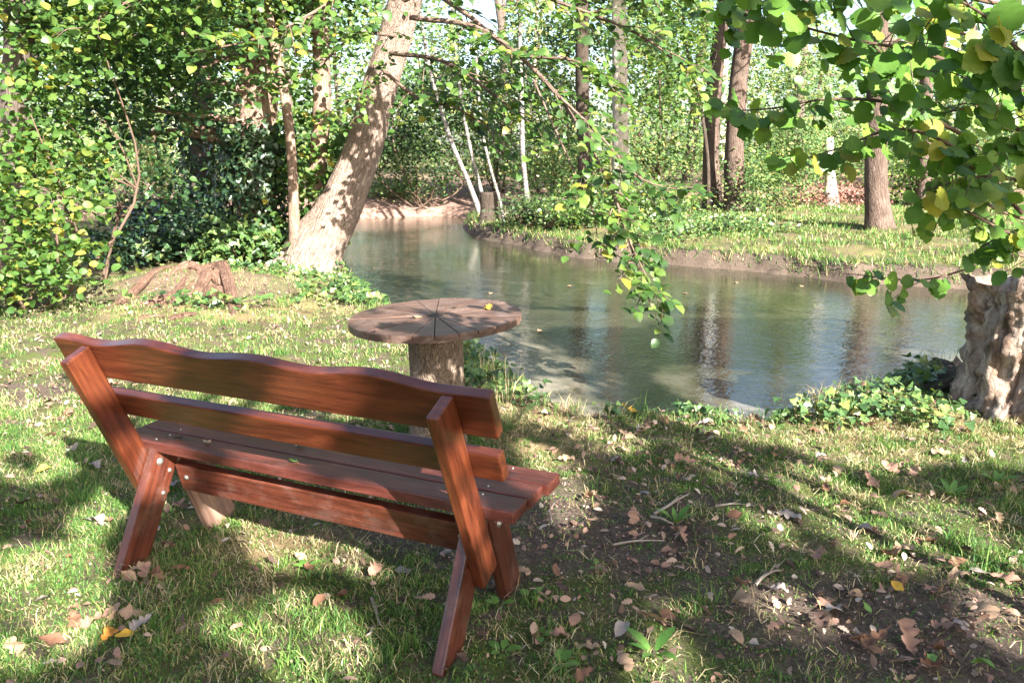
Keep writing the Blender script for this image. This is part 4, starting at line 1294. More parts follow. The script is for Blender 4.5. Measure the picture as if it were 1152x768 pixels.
def make_stump():
    sides, rows = 96, 60
    H = 0.83
    r1, r2 = Fbm(61, 0.35, 5, 3), Fbm(62, 0.08, 4, 3)
    V = []
    for i in range(rows):
        t = i / (rows - 1)
        for j in range(sides):
            a = 2 * math.pi * j / sides
            topz = H + 0.05 * math.sin(2 * a + 0.6) + 0.035 * math.sin(5 * a + 1) + 0.02 * math.sin(11 * a)
            z = -0.12 + (topz + 0.12) * t
            zz = max(0, z)
            r = 0.40 + 0.035 * math.exp(-zz / 0.10) * (0.7 + 0.5 * math.sin(3 * a + 0.9) + 0.4 * math.sin(7 * a)) - 0.02 * math.sin(math.pi * min(1, zz / H)) + 0.03 * (zz / H) ** 3
            p = np.array([math.cos(a) * r, math.sin(a) * r, z])
            fl = 0.020 * math.sin(23 * a + 3 * math.sin(z * 4)) * (0.5 + 0.5 * math.sin(4 * a + 2)) + 0.026 * math.copysign(abs(math.sin(9 * a + 1.5 * math.sin(z * 5))) ** 0.6, math.sin(9 * a + 1.5 * math.sin(z * 5)))
            dr = 0.010 * r1(np.array([p[0] * 1.6, p[1] * 1.6, p[2] * 0.6])) + 0.026 * r2(p * np.array([1.5, 1.5, 0.22])) + fl
            V.append(p * np.array([1 + dr / r, 1 + dr / r, 1]))
    V = np.array(V)
    L = []; T = []; MI = []; UV = []
    for i in range(rows - 1):
        for j in range(sides):
            a = i * sides + j; b = i * sides + (j + 1) % sides
            L += [a, b, b + sides, a + sides]; T.append(4)
            UV += [(j / sides * 1.6, i / rows * 0.9), ((j + 1) / sides * 1.6, i / rows * 0.9), ((j + 1) / sides * 1.6, (i + 1) / rows * 0.9), (j / sides * 1.6, (i + 1) / rows * 0.9)]
    o = build('trunk', V, L, T, M['stump_bark'], old, None, np.array(UV), True)
    # uneven broken top surface
    rings = 10
    topv = V[(rows - 1) * sides:]
    c = topv.mean(0) - np.array([0, 0, 0.05])
    W = []
    n3 = Fbm(63, 0.1, 4, 3)
    for k in range(rings):
        f = k / (rings - 1)
        ring = c + (topv - c) * (1 - 0.97 * f)
        ring[:, 2] += np.where(f > 0, 0.018 * n3(ring * np.array([1, 1, 0])) - 0.02 * math.sin(math.pi * f), 0)
        W.append(ring)
    W = np.concatenate(W)
    L = []; T = []
    for i in range(rings - 1):
        for j in range(sides):
            a = i * sides + j; b = i * sides + (j + 1) % sides
            L += [a, b, b + sides, a + sides]; T.append(4)
    L += list(range((rings - 1) * sides, rings * sides)); T.append(sides)
    build('broken_top', W, L, T, M['stump_top'], old, None, None, True)


def stump_mats():
    m, nt, b, out = mat_base('old_stump_bark')
    v = mapping(nt, None, (9, 1.6, 1), 'UV')
    g = nt.nodes.new('ShaderNodeNewGeometry')
    n1 = noise(nt, v, 2.2, 9, 0.68, 0.8); n2 = noise(nt, g.outputs['Position'], 5, 5, 0.6); n3 = noise(nt, g.outputs['Position'], 45, 5, 0.7)
    c = ramp(nt, n1, [(0.28, (0.08, 0.055, 0.042)), (0.42, (0.28, 0.19, 0.145)), (0.54, (0.48, 0.38, 0.31)), (0.74, (0.62, 0.54, 0.47))])
    c = mixc(nt, ramp(nt, n2, [(0.54, (0, 0, 0)), (0.66, (0.6, 0.6, 0.6))]), c, (0.36, 0.19, 0.10))
    c = mixc(nt, 0.6, c, ramp(nt, n3, [(0.3, (0.4, 0.38, 0.36)), (0.65, (1.1, 1.1, 1.1))]), 'MULTIPLY')
    nt.links.new(c, b.inputs['Base Color']); b.inputs['Roughness'].default_value = 0.9; b.inputs['Specular IOR Level'].default_value = 0.15
    vo = nt.nodes.new('ShaderNodeTexVoronoi'); vo.feature = 'DISTANCE_TO_EDGE'; vo.inputs['Scale'].default_value = 1.6
    nt.links.new(v, vo.inputs['Vector'])
    c = mixc(nt, 0.6, c, ramp(nt, vo.outputs['Distance'], [(0.0, (0.2, 0.17, 0.15)), (0.10, (1, 1, 1))]), 'MULTIPLY')
    nt.links.new(c, b.inputs['Base Color'])
    bump(nt, mixc(nt, 0.4, n1, n3), b, 1.0, 0.045)
    M['stump_bark'] = m
    m, nt, b, out = mat_base('rotten_wood')
    g = nt.nodes.new('ShaderNodeNewGeometry')
    n1 = noise(nt, g.outputs['Position'], 18, 6, 0.7)
    nt.links.new(ramp(nt, n1, [(0.3, (0.10, 0.06, 0.042)), (0.55, (0.24, 0.165, 0.125)), (0.75, (0.36, 0.28, 0.23))]), b.inputs['Base Color'])
    b.inputs['Roughness'].default_value = 0.95
    bump(nt, n1, b, 1.0, 0.03)
    M['stump_top'] = m


stump_mats()
make_stump()
# rooty earth clod left of the stump
clod = empty('root_clod', tuple(at_g(1030, 452)), 0, 'dark clod of earth and roots in the shade left of the old stump', 'roots')
co = np.array(clod.location)
bag = Bag()
for k in range(16):
    s = np.array([sb[0] - 0.2 + 0.05 * math.sin(k), sb[1] + 0.05 + 0.02 * k, 0.36 - 0.02 * k]) - co
    e = at_z(1008 + 3 * k, 442 - 2.4 * k, -0.1) - co
    m = (s + e) / 2 + np.array([0, 0, 0.02 - 0.10 + 0.006 * k])
    tube(bag, [s, m, e], [0.04, 0.05, 0.035], 8, 12, 0.2, 700 + k)
bag.build('roots', M['bark_dark'], clod, True)

# ------------------------------------------------------------------ ground cover, grass, litter
def in_view(P, mx=260, my=160):
    x, y = project(P)
    return (x > -mx) & (x < 1152 + mx) & (y < 768 + my)


def sample_ground(n, xr, yr, rs, dens):
    x = rs.uniform(*xr, n); y = rs.uniform(*yr, n)
    k = rs.uniform(0, 1, n) < dens(x, y)
    x, y = x[k], y[k]
    P = np.stack([x, y, height(x, y)], -1)
    return P[in_view(P)]


gn1, gn2 = Fbm(70, 0.7, 4), Fbm(71, 0.16, 3)


def grass_d(x, y):
    P = np.stack([x, y], -1)
    sd = pond_sd(x, y)
    d = 0.40 + 0.65 * gn1(P) + 0.45 * gn2(P)
    left = sstep(0.2, -1.2, x - 0.0)
    d = d + 0.22 * left
    px, py = project(np.stack([x, y, np.zeros_like(x)], -1))
    bare = np.exp(-(((px - 720) / 170) ** 2 + ((py - 590) / 120) ** 2)) + 0.8 * np.exp(-(((px - 1010) / 110) ** 2 + ((py - 700) / 35) ** 2)) + np.exp(-(((px - 600) / 60) ** 2 + ((py - 510) / 60) ** 2)) * 0.5
    d = d - 0.20 * sstep(-0.2, 0.5, x) * sstep(4.3, 3.6, y + 0.25 * x)
    d = d - 0.85 * bare - 1.3 * spots(x, y, SOIL_SPOTS)
    d = d * np.clip(1.35 - y / 9, 0.35, 1)
    return np.clip(d, 0.015, 1) * (sd > 0.12)


def blades(bag, P, rs, hmin, hmax, w, lean=0.5, mat=0):
    n = len(P)
    h = rs.uniform(hmin, hmax, n) * rs.uniform(0.5, 1.2, n); a = rs.uniform(0, 6.28, n)
    dx = np.stack([np.cos(a), np.sin(a), np.zeros(n)], -1)
    b = rs.uniform(0, 6.28, n); ln = rs.uniform(0.1, 1.0, n) * lean
    bd = np.stack([np.cos(b), np.sin(b), np.zeros(n)], -1)
    ww = (w * rs.uniform(0.6, 1.4, n))[:, None]
    up = np.array([0, 0, 1.0])
    m = P + (h * 0.55)[:, None] * up + (h * ln * 0.35)[:, None] * bd
    t = P + (h * (1 - 0.35 * ln))[:, None] * up + (h * ln)[:, None] * bd
    V = np.stack([P - dx * ww, P + dx * ww, m + dx * ww * 0.75, m - dx * ww * 0.75, t], 1).reshape(-1, 3)
    k = np.arange(n)[:, None] * 5
    L = np.concatenate([k + 0, k + 1, k + 2, k + 3, k + 3, k + 2, k + 4], 1).ravel()
    bag.add(V, L, np.tile([4, 3], n), mat)


rs = np.random.RandomState(81)
bg = Bag()
P = sample_ground(330000, (-3.5, 3.8), (1.75, 5.2), rs, grass_d)
isdry = rs.rand(len(P)) < np.clip(0.20 + 0.35 * gn1(P[:, :2] * 1.7 + 9) + 0.6 * spots(P[:, 0], P[:, 1], STRAW_SPOTS), 0.05, 0.9)
blades(bg, P[~isdry], rs, 0.02, 0.065, 0.0018, 1.3)
blades(bg, P[isdry], rs, 0.015, 0.05, 0.0015, 1.6, 1)
P2 = sample_ground(170000, (-7.5, 2.0), (5.0, 10.5), rs, grass_d)
k = rs.rand(len(P2)) < np.clip(0.28 + 0.4 * gn1(P2[:, :2] * 1.3 + 4), 0.05, 0.8)
blades(bg, P2[~k], rs, 0.025, 0.075, 0.0026, 1.2)
blades(bg, P2[k], rs, 0.02, 0.06, 0.0026, 1.6, 1)
th = sample_ground(50000, (-3.5, 3.8), (1.75, 5.5), rs, lambda x, y: np.clip(0.15 + 0.5 * gn1(np.stack([x, y], -1) * 1.7 + 9) + 0.5 * spots(x, y, STRAW_SPOTS) - 0.5 * spots(x, y, SOIL_SPOTS), 0.03, 1) * (pond_sd(x, y) > 0.15))
th[:, 2] += 0.006
blades(bg, th, rs, 0.03, 0.07, 0.0016, 2.4, 1)
ms_ = sample_ground(260000, (-3.0, 3.2), (1.75, 4.6), rs, lambda x, y: np.clip(0.75 - 0.3 * sstep(-0.2, 0.5, x) + 0.5 * gn2(np.stack([x, y], -1) * 0.7) - 0.9 * spots(x, y, SOIL_SPOTS), 0.05, 1) * (pond_sd(x, y) > 0.12))
blades(bg, ms_, rs, 0.006, 0.020, 0.0024, 1.4)
# longer tufts
cx = sample_ground(420, (-3.5, 3.8), (1.9, 6.5), rs, lambda x, y: grass_d(x, y) * 0.9)
idx = np.repeat(np.arange(len(cx)), 26)
off = rs.normal(size=(len(idx), 3)) * np.array([0.03, 0.03, 0])
blades(bg, cx[idx] + off, rs, 0.05, 0.14, 0.0021, 1.1)
# bank edge fringe
e = sample_ground(60000, (-3.5, 4.5), (3.5, 9.5), rs, lambda x, y: ((pond_sd(x, y) > 0.0) & (pond_sd(x, y) < 0.5)) * (0.35 + 0.5 * gn2(np.stack([x, y], -1) * 0.6)))
blades(bg, e, rs, 0.05, 0.17, 0.0024, 1.0)
# far bank
f = sample_ground(150000, (-3, 16), (11, 24), rs, lambda x, y: (pond_sd(x, y) > 0.05) * np.clip(0.5 + 0.7 * gn1(np.stack([x, y], -1) * 0.4), 0.05, 1) * np.where(x > 2.5, 1.0, 0.5))
dry = rs.rand(len(f)) < 0.12
blades(bg, f[~dry], rs, 0.04, 0.16, 0.007, 1.2)
blades(bg, f[dry], rs, 0.05, 0.16, 0.007, 1.2, 1)
fe = sample_ground(120000, (-3, 16), (11, 24), rs, lambda x, y: ((pond_sd(x, y) > -0.02) & (pond_sd(x, y) < 0.4)) * np.clip(0.5 + gn1(np.stack([x, y], -1) * 0.8), 0.05, 1))
k = rs.rand(len(fe)) < 0.3
blades(bg, fe[k], rs, 0.06, 0.22, 0.006, 1.3, 1)
blades(bg, fe[~k], rs, 0.10, 0.30, 0.006, 2.0, 0)
o = bg.build('grass', [M['grass'], M['straw']])
tag(o, 'short patchy grass growing over the lawn and the far bank', 'grass', kind='stuff')

# ivy along the shore
def ivy_patch(name, label, n, xr, yr, dens, seed, size=0.05, hmax=0.10, mat='ivy_light'):
    rs = np.random.RandomState(seed)
    P = sample_ground(n, xr, yr, rs, dens)
    P[:, 2] += rs.uniform(0.01, hmax, len(P)) 
    b = Bag()
    nr = np.array([0.1, -0.25, 0.8]) + 0.4 * rs.normal(size=(len(P), 3))
    scatter(b, LEAF_IVY, P, nr, rs.normal(size=(len(P), 3)) + np.array([0, -0.3, -0.3]), size * rs.uniform(0.55, 1.3, len(P)))
    o = b.build(name, M[mat])
    tag(o, label, 'ivy', kind='stuff')
    return o


def blob(px, py, rx, ry):
    c = at_z(px, py)
    return lambda x, y: np.exp(-(((x - c[0]) / rx) ** 2 + ((y - c[1]) / ry) ** 2) * 1.2)


ib = [blob(985, 462, 0.33, 0.24), blob(930, 474, 0.26, 0.16), blob(1045, 480, 0.16, 0.16), blob(1012, 425, 0.22, 0.28)]
ivy_patch('ivy', 'bright green ivy sprawling over the bank beside the old stump', 6500, (0.8, 3.4), (3.6, 6.2), lambda x, y: np.clip(sum(f(x, y) for f in ib) * 1.6, 0, 1) * (pond_sd(x, y) > 0.02), 91, 0.055, 0.14)
ivy_patch('ivy', 'low dark ivy trailing along the near pond edge', 9000, (-0.6, 2.0), (3.6, 6.5), lambda x, y: np.exp(-((pond_sd(x, y) - 0.22) / 0.2) ** 2) * np.clip(0.35 + 0.7 * gn1(np.stack([x, y], -1) * 1.5), 0, 1) * 0.8, 92, 0.05, 0.08)
ib2 = [blob(290, 312, 0.8, 0.35), blob(385, 322, 0.35, 0.4), blob(230, 345, 0.5, 0.25), blob(240, 295, 1.0, 0.4), blob(400, 335, 0.5, 0.4)]
ivy_patch('ivy', 'ivy and nettles spreading around the root heap and leaning tree', 9000, (-6, -0.8), (6.5, 12), lambda x, y: np.clip(sum(f(x, y) for f in ib2), 0, 1) * (pond_sd(x, y) > 0.02), 93, 0.075, 0.16)
ib3 = [blob(560, 420, 0.35, 0.5), blob(530, 405, 0.3, 0.6)]
ivy_patch('ivy', 'dark leafy ivy on the bank right of the table pedestal', 2600, (-0.9, 0.8), (3.8, 6.8), lambda x, y: np.clip(sum(f(x, y) for f in ib3) * 1.3, 0, 1) * (pond_sd(x, y) > 0.0), 94, 0.055, 0.16)

# leaf litter: the many small scraps as one mass
rs = np.random.RandomState(95)
bl = Bag()


def litter_d(x, y):
    px, py = project(np.stack([x, y, np.zeros_like(x)], -1))
    d = 0.10 + 0.5 * np.exp(-(((px - 720) / 170) ** 2 + ((py - 600) / 150) ** 2)) + 0.55 * np.exp(-(((px - 1050) / 170) ** 2 + ((py - 700) / 80) ** 2)) + 0.35 * np.exp(-(((px - 800) / 160) ** 2 + ((py - 490) / 25) ** 2))
    d = d + 0.25 * np.exp(-(((px - 60) / 80) ** 2 + ((py - 430) / 40) ** 2)) + 0.3 * gn2(np.stack([x, y], -1) * 0.6) + 0.2 * sstep(6, 9, y)
    return np.clip(d, 0.02, 1) * (pond_sd(x, y) > 0.15)


P = sample_ground(30000, (-5, 4), (1.75, 9.5), rs, litter_d)
n = len(P); P[:, 2] += rs.uniform(0.008, 0.035, n)
for tpl, sel in ((LEAF_OVAL, slice(0, n // 2)), (LEAF_OAK, slice(n // 2, n))):
    q = P[sel]; k = len(q)
    scatter(bl, tpl, q, np.array([0, 0, 1.0]) + 0.5 * rs.normal(size=(k, 3)), rs.normal(size=(k, 3)), rs.uniform(0.016, 0.052, k))
P = sample_ground(130000, (-3.4, 3.8), (1.75, 6.0), rs, litter_d)
n = len(P); P[:, 2] += rs.uniform(0.002, 0.015, n)
scatter(bl, LEAF_FAR, P, np.array([0, 0, 1.0]) + 0.7 * rs.normal(size=(n, 3)), rs.normal(size=(n, 3)), rs.uniform(0.004, 0.014, n))
P = sample_ground(5000, (-12, 16), (18.5, 34), rs, lambda x, y: (pond_sd(x, y) > 0.1) * 0.9)
n = len(P); P[:, 2] += 0.03
scatter(bl, LEAF_FAR, P, np.array([0, 0, 1.0]) + 0.5 * rs.normal(size=(n, 3)), rs.normal(size=(n, 3)), rs.uniform(0.06, 0.16, n))
o = bl.build('leaf_litter', M['litter'])
tag(o, 'thin litter of small brown leaf scraps over the ground', 'leaf litter', kind='stuff')

# ---- individual fallen leaves
LEAF_MESH = {}


def fallen_mesh(shape, colour, var):
    key = (shape, colour, var)
    if key not in LEAF_MESH:
        tpl = dict(oak=LEAF_OAK, oval=LEAF_OVAL, maple=LEAF_MAPLE)[shape]
        V = tpl[0].copy()
        r = np.random.RandomState(var * 7 + 1)
        c1, c2 = r.uniform(-1.6, 2.6), r.uniform(-0.8, 1.4)
        V[:, 2] += c1 * V[:, 0] ** 2 + c2 * 0.5 * (V[:, 1] - 0.5) ** 2 + 0.3 * np.sin(7 * V[:, 1] + var) * V[:, 0] + 0.05 * np.sin(13 * V[:, 1] + 9 * V[:, 0] + var)
        V[:, 1] -= 0.5
        V[:, 2] -= V[:, 2].min() * 0.6
        # stalk
        b = Bag(); fl_ = np.concatenate([np.array(f) for f in tpl[1]]); b.add(V, fl_, [len(f) for f in tpl[1]])
        k = V[0]
        tube(b, [k, k + np.array([0.01, -0.12, 0.02]), k + np.array([0.03, -0.24, 0.0])], [0.012, 0.01, 0.008], 4, 4)
        ob = b.build('fallen_leaf', M['fallen_' + colour])
        LEAF_MESH[key] = ob.data
        bpy.data.objects.remove(ob)
    return LEAF_MESH[key]


NAMES = dict(brown='dull brown', tan='pale tan', pinkish='pinkish brown', grey='greyish', dark='dark brown', yellow='bright yellow', orange='orange', green='fresh green')
KIND = dict(oak='lobed oak', oval='smooth oval', maple='pointed maple')


def where(px, py):
    if py < 400: return 'on the sunny lawn behind the bench'
    if px < 200 and py > 640: return 'before the left rear bench leg'
    if px < 140: return 'in the grass at the left edge'
    if px < 520 and py > 560: return 'in the grass below the bench stretcher'
    if px < 560 and py > 660: return 'by the right rear bench leg'
    if px < 760 and py > 690: return 'in the grass at bottom middle'
    if px < 760 and py > 520: return 'on bare dark soil beside the seat'
    if py < 500: return 'near the pond edge right of the bench'
    if px > 900 and py > 640: return 'on trodden soil at lower right'
    if px > 880: return 'in sunlit grass below the stump'
    return 'on the mossy ground right of the bench'


def put_leaf(x, y, shape, colour, var, size, rot, tilt=(0, 0), z=None, label=None, group='fallen leaves on the ground'):
    me = fallen_mesh(shape, colour, var)
    o = bpy.data.objects.new('fallen_leaf', me); COL.objects.link(o)
    zz = hz(x, y) + 0.012 if z is None else z
    o.location = (x, y, zz); o.scale = (size,) * 3
    o.rotation_euler = (tilt[0], tilt[1], rot)
    px, py = project(np.array([x, y, zz]))
    tag(o, label or '%s %s leaf lying %s' % (NAMES[colour], KIND[shape], where(px, py)), 'leaf', group)
    return o


rs = np.random.RandomState(123)
# notable leaves seen in the photo (image position, shape, colour, size)
SPECIAL = [
    (708, 464, 'maple', 'yellow', 0.10, 'bright yellow maple leaf lying at the pond edge', 0),
    (1010, 662, 'oval', 'yellow', 0.06, 'yellow leaf lying alone on dark soil at lower right', 1),
    (122, 716, 'oak', 'orange', 0.085, 'orange leaf curled in the pile by the left rear leg', 2),
    (140, 720, 'oval', 'yellow', 0.07, 'yellow leaf at the front of the pile by the left rear leg', 0),
    (646, 700, 'oval', 'pinkish', 0.075, 'flat oval pinkish brown leaf at the bottom middle', 3),
    (60, 728, 'oval', 'brown', 0.10, 'broad brown leaf lying in the grass at bottom left', 1),
    (25, 570, 'oval', 'dark', 0.08, None, 1),
    (50, 528, 'oval', 'yellow', 0.07, 'yellowish leaf in the grass left of the bench', 2),
    (745, 520, 'oak', 'tan', 0.13, None, 0), (770, 522, 'oak', 'pinkish', 0.12, None, 1), (668, 590, 'oak', 'tan', 0.09, None, 2), (712, 588, 'oak', 'pinkish', 0.1, None, 3),
    (835, 660, 'oak', 'pinkish', 0.11, None, 1), (838, 680, 'oak', 'tan', 0.11, None, 2), (935, 690, 'oak', 'grey', 0.11, None, 0), (1020, 720, 'oak', 'pinkish', 0.13, None, 1),
    (1060, 738, 'oak', 'brown', 0.10, None, 2), (975, 685, 'oval', 'green', 0.05, None, 0), (1048, 748, 'oval', 'green', 0.055, None, 1), (1110, 690, 'oak', 'tan', 0.12, None, 3), (1130, 655, 'oak', 'pinkish', 0.11, None, 0), (1105, 752, 'oval', 'green', 0.08, None, 2),
    (1015, 560, 'oval', 'tan', 0.10, None, 2), (700, 715, 'oval', 'grey', 0.08, None, 2), (625, 645, 'oval', 'brown', 0.07, None, 0), (715, 665, 'oval', 'tan', 0.075, None, 1),
    (95, 690, 'oak', 'tan', 0.1, None, 0), (110, 700, 'oak', 'pinkish', 0.11, None, 1), (150, 695, 'oak', 'tan', 0.1, None, 3), (130, 690, 'oak', 'tan', 0.09, None, 2), (85, 703, 'oak', 'brown', 0.09, None, 0), (160, 710, 'oak', 'grey', 0.08, None, 1),
    (165, 648, 'oak', 'pinkish', 0.09, None, 1), (178, 650, 'oak', 'brown', 0.08, None, 2), (155, 645, 'oak', 'tan', 0.08, None, 0),
]
for px, py, sh, co_, s, lab, v in SPECIAL:
    g = at_z(px, py, 0.015)
    put_leaf(g[0], g[1], sh, co_, v, s, rs.uniform(0, 6.28), (rs.normal() * 0.25, rs.normal() * 0.25), hz(g[0], g[1]) + 0.03, lab)
cols = ['brown', 'tan', 'pinkish', 'grey', 'dark', 'tan', 'pinkish', 'brown']
cand = sample_ground(9000, (-3.2, 3.4), (1.85, 5.6), rs, litter_d)
cand = cand[in_view(cand, 15, 10)]
# keep clear of the bench and table
cand = cand[:236]
for q in cand:
    sh = 'oak' if rs.rand() < 0.5 else 'oval'
    s = rs.uniform(0.06, 0.115) if sh == 'oak' else rs.uniform(0.045, 0.09)
    put_leaf(q[0], q[1], sh, cols[rs.randint(len(cols))], rs.randint(4), s, rs.uniform(0, 6.28), (rs.normal() * 0.3, rs.normal() * 0.3), q[2] + rs.uniform(0.01, 0.03))


def bench_pt(u, d, z):
    c, s = math.cos(TH), math.sin(TH)
    return (0.006 + u * c - d * s, 2.355 + u * s + d * c, z)


# leaves on the seat and on the table
for u, d, sh, co_, s, lab in ((-0.92, 0.05, 'oval', 'green', 0.05, 'yellow green leaf lying on the middle of the bench seat'), (-1.50, 0.06, 'oval', 'dark', 0.05, 'dark leaf lying on the left end of the bench seat'),
                              (-1.36, 0.07, 'oak', 'tan', 0.045, 'small tan oak leaf on the left half of the bench seat'), (-1.0, 0.19, 'oval', 'grey', 0.04, 'greyish leaf on the middle seat board of the bench')):
    p = bench_pt(u, d, hS + 0.004)
    put_leaf(p[0], p[1], sh, co_, 1, s, rs.uniform(0, 6.28), (0, 0), p[2], lab, 'leaves on the bench seat')
for px, py, sh, co_, s, lab in ((468, 356, 'oval', 'tan', 0.075, 'pale tan leaf lying left of centre on the round table'), (550, 349, 'oak', 'yellow', 0.09, 'yellow lobed leaf lying on the right of the round table'),
                                (512, 347, 'oval', 'dark', 0.04, 'small dark curled leaf near the middle of the round table'), (420, 369, 'oval', 'dark', 0.04, 'small dark leaf near the left rim of the round table')):
    g = at_z(px, py, 0.757); g[2] = 0.733 + 0.019 + (g[0] - tc_[0]) * math.tan(math.radians(2.4)) + (g[1] - tc_[1]) * math.tan(math.radians(0.9)) + 0.004
    put_leaf(g[0], g[1], sh, co_, 0, s, rs.uniform(0, 6.28), (0.0, -0.04), g[2], lab, 'leaves on the round table')
# floating leaves on the pond
for px, py in ((552, 330), (640, 322), (720, 318), (607, 372), (770, 330), (902, 322), (560, 352), (828, 318)):
    g = at_z(px, py, WATER_Z + 0.004)
    put_leaf(g[0], g[1], 'oval', 'tan', 0, 0.10, rs.uniform(0, 6.28), (0, 0), WATER_Z + 0.002, 'pale tan leaf floating on the dark pond water', 'leaves floating on the pond')


# twigs
def twig(px0, px1, r, label, pale=True):
    a, b_ = at_z(*px0, 0.02), at_z(*px1, 0.02)
    for q in (a, b_): q[2] = hz(q[0], q[1]) + 0.015
    root = np.array(a)
    m = (a + b_) / 2 + np.array([rs.normal() * 0.012, rs.normal() * 0.012, 0.008])
    r = r * 0.7
    bag = Bag(); tube(bag, [a - root, (a + m) / 2 - root + rs.normal(size=3) * 0.004, m - root, (b_ + m) / 2 - root + rs.normal(size=3) * 0.004, b_ - root], [r, r * 0.95, r * 0.85, r * 0.7, r * 0.4], 7, 20, 0.12, rs.randint(99))
    if np.linalg.norm(b_ - a) > 0.12:
        tube(bag, [m - root, m - root + (b_ - a) * 0.15 + np.array([0.02, 0.03, 0.01])], [r * 0.5, r * 0.3], 5, 4)
    o = bag.build('twig', M['twig_pale' if pale else 'twig'], None, True)
    o.location = tuple(root)
    return tag(o, label, 'twig', 'twigs on the ground')


twig((735, 575), (772, 556), 0.012, 'thick broken twig on the moss beyond the seat end')
twig((732, 579), (758, 586), 0.011, 'short barkless stick lying below the thick broken twig')
twig((690, 612), (748, 605), 0.007, 'thin grey twig on bare ground right of the bench seat')
twig((805, 565), (850, 568), 0.007, 'straight grey twig in the middle of the mossy ground')
twig((418, 668), (428, 700), 0.010, 'curved grey twig in the grass below the stretcher', True)
twig((850, 655), (880, 637), 0.009, 'brown twig beside oak leaves right of the middle')
twig((420, 700), (413, 712), 0.008, 'short grey twig stub below the curved twig')
twig((780, 600), (800, 585), 0.005, 'thin brown twig on the moss right of the thick broken twig', False)
twig((620, 585), (625, 565), 0.004, 'tiny upright twig at the corner of the dark bare soil', True)
twig((1000, 742), (1060, 735), 0.007, 'brown twig among oak leaves in the lower right corner', False)

# weeds
def weed(px, py, n, s, seed, label, tpl=LEAF_OVAL, up=0.35):
    rs = np.random.RandomState(seed)
    g = at_g(px, py)
    b = Bag()
    a = rs.uniform(0, 6.28) + np.arange(n) * 2.4 + rs.normal(size=n) * 0.3
    tip = np.stack([np.cos(a), np.sin(a), np.full(n, up) + rs.normal(size=n) * 0.15], -1)
    nr = np.stack([-np.cos(a) * up, -np.sin(a) * up, np.ones(n)], -1)
    scatter(b, tpl, np.stack([np.cos(a) * 0.01, np.sin(a) * 0.01, np.full(n, 0.012)], -1), nr, tip, s * rs.uniform(0.7, 1.2, n), 0, 0.55 if s > 0.08 else 1.1)
    o = b.build('weed', M['weed']); o.location = tuple(g)
    return tag(o, label, 'plant', 'small weeds in the lawn')


weed(735, 738, 8, 0.10, 1, 'long leaved green weed at the bottom middle', LEAF_OVAL, 0.5)
weed(598, 672, 4, 0.05, 2, 'small clover like weed by the right front leg')
weed(562, 682, 3, 0.05, 3, 'small bright weed between the right bench legs')
weed(605, 718, 4, 0.05, 4, 'small round leaved weed below the right front leg')
weed(565, 735, 4, 0.055, 5, 'small bright weed just right of the right rear leg')
weed(630, 750, 4, 0.055, 6, 'bright weed at the bottom edge near the right rear leg')
weed(345, 640, 4, 0.05, 7, 'small weed in the grass under the stretcher')
weed(672, 640, 3, 0.04, 8, 'tiny weed on the bare soil right of the bench')
weed(760, 590, 7, 0.09, 9, 'grassy green weed on the moss right of the bench', LEAF_OVAL, 0.9)
weed(1070, 560, 8, 0.10, 10, 'leafy green weed in the grass below the old stump', LEAF_OVAL, 0.7)
weed(1120, 545, 8, 0.10, 11, 'leafy green weed at the right edge below the old stump', LEAF_OVAL, 0.7)
weed(240, 560, 4, 0.05, 12, 'small weed beside the left front leg')


# dry grass tufts at the water edge
def tuft(px, py, n, h, seed, label, lean=0.9, mat='straw'):
    rs = np.random.RandomState(seed)
    g = at_g(px, py); b = Bag()
    P = rs.normal(size=(n, 3)) * np.array([0.05, 0.04, 0])
    blades(b, P, rs, h * 0.6, h, 0.0022, lean)
    o = b.build('grass_tuft', M[mat]); o.location = tuple(g)
    return tag(o, label, 'grass tuft', 'tufts at the pond edge')


tuft(925, 462, 70, 0.30, 1, 'pale dry grass tuft at the pond edge left of the bright ivy', 1.0)
tuft(900, 470, 40, 0.26, 2, 'thin dry grass tuft at the pond edge beside the paler one', 1.0)
tuft(575, 452, 26, 0.42, 3, 'tall dry grass stalks at the pond edge right of the bench', 0.5)
tuft(552, 428, 22, 0.32, 4, 'dry grass stalks beside the table pedestal', 0.6)
tuft(640, 466, 30, 0.2, 5, 'short dry grass at the pond edge in the middle', 0.8)
tuft(345, 335, 90, 0.28, 6, 'green grass tuft in front of the leaning tree', 0.7, 'grass')
tuft(320, 345, 60, 0.22, 7, 'smaller green grass tuft beside the root heap', 0.7, 'grass')

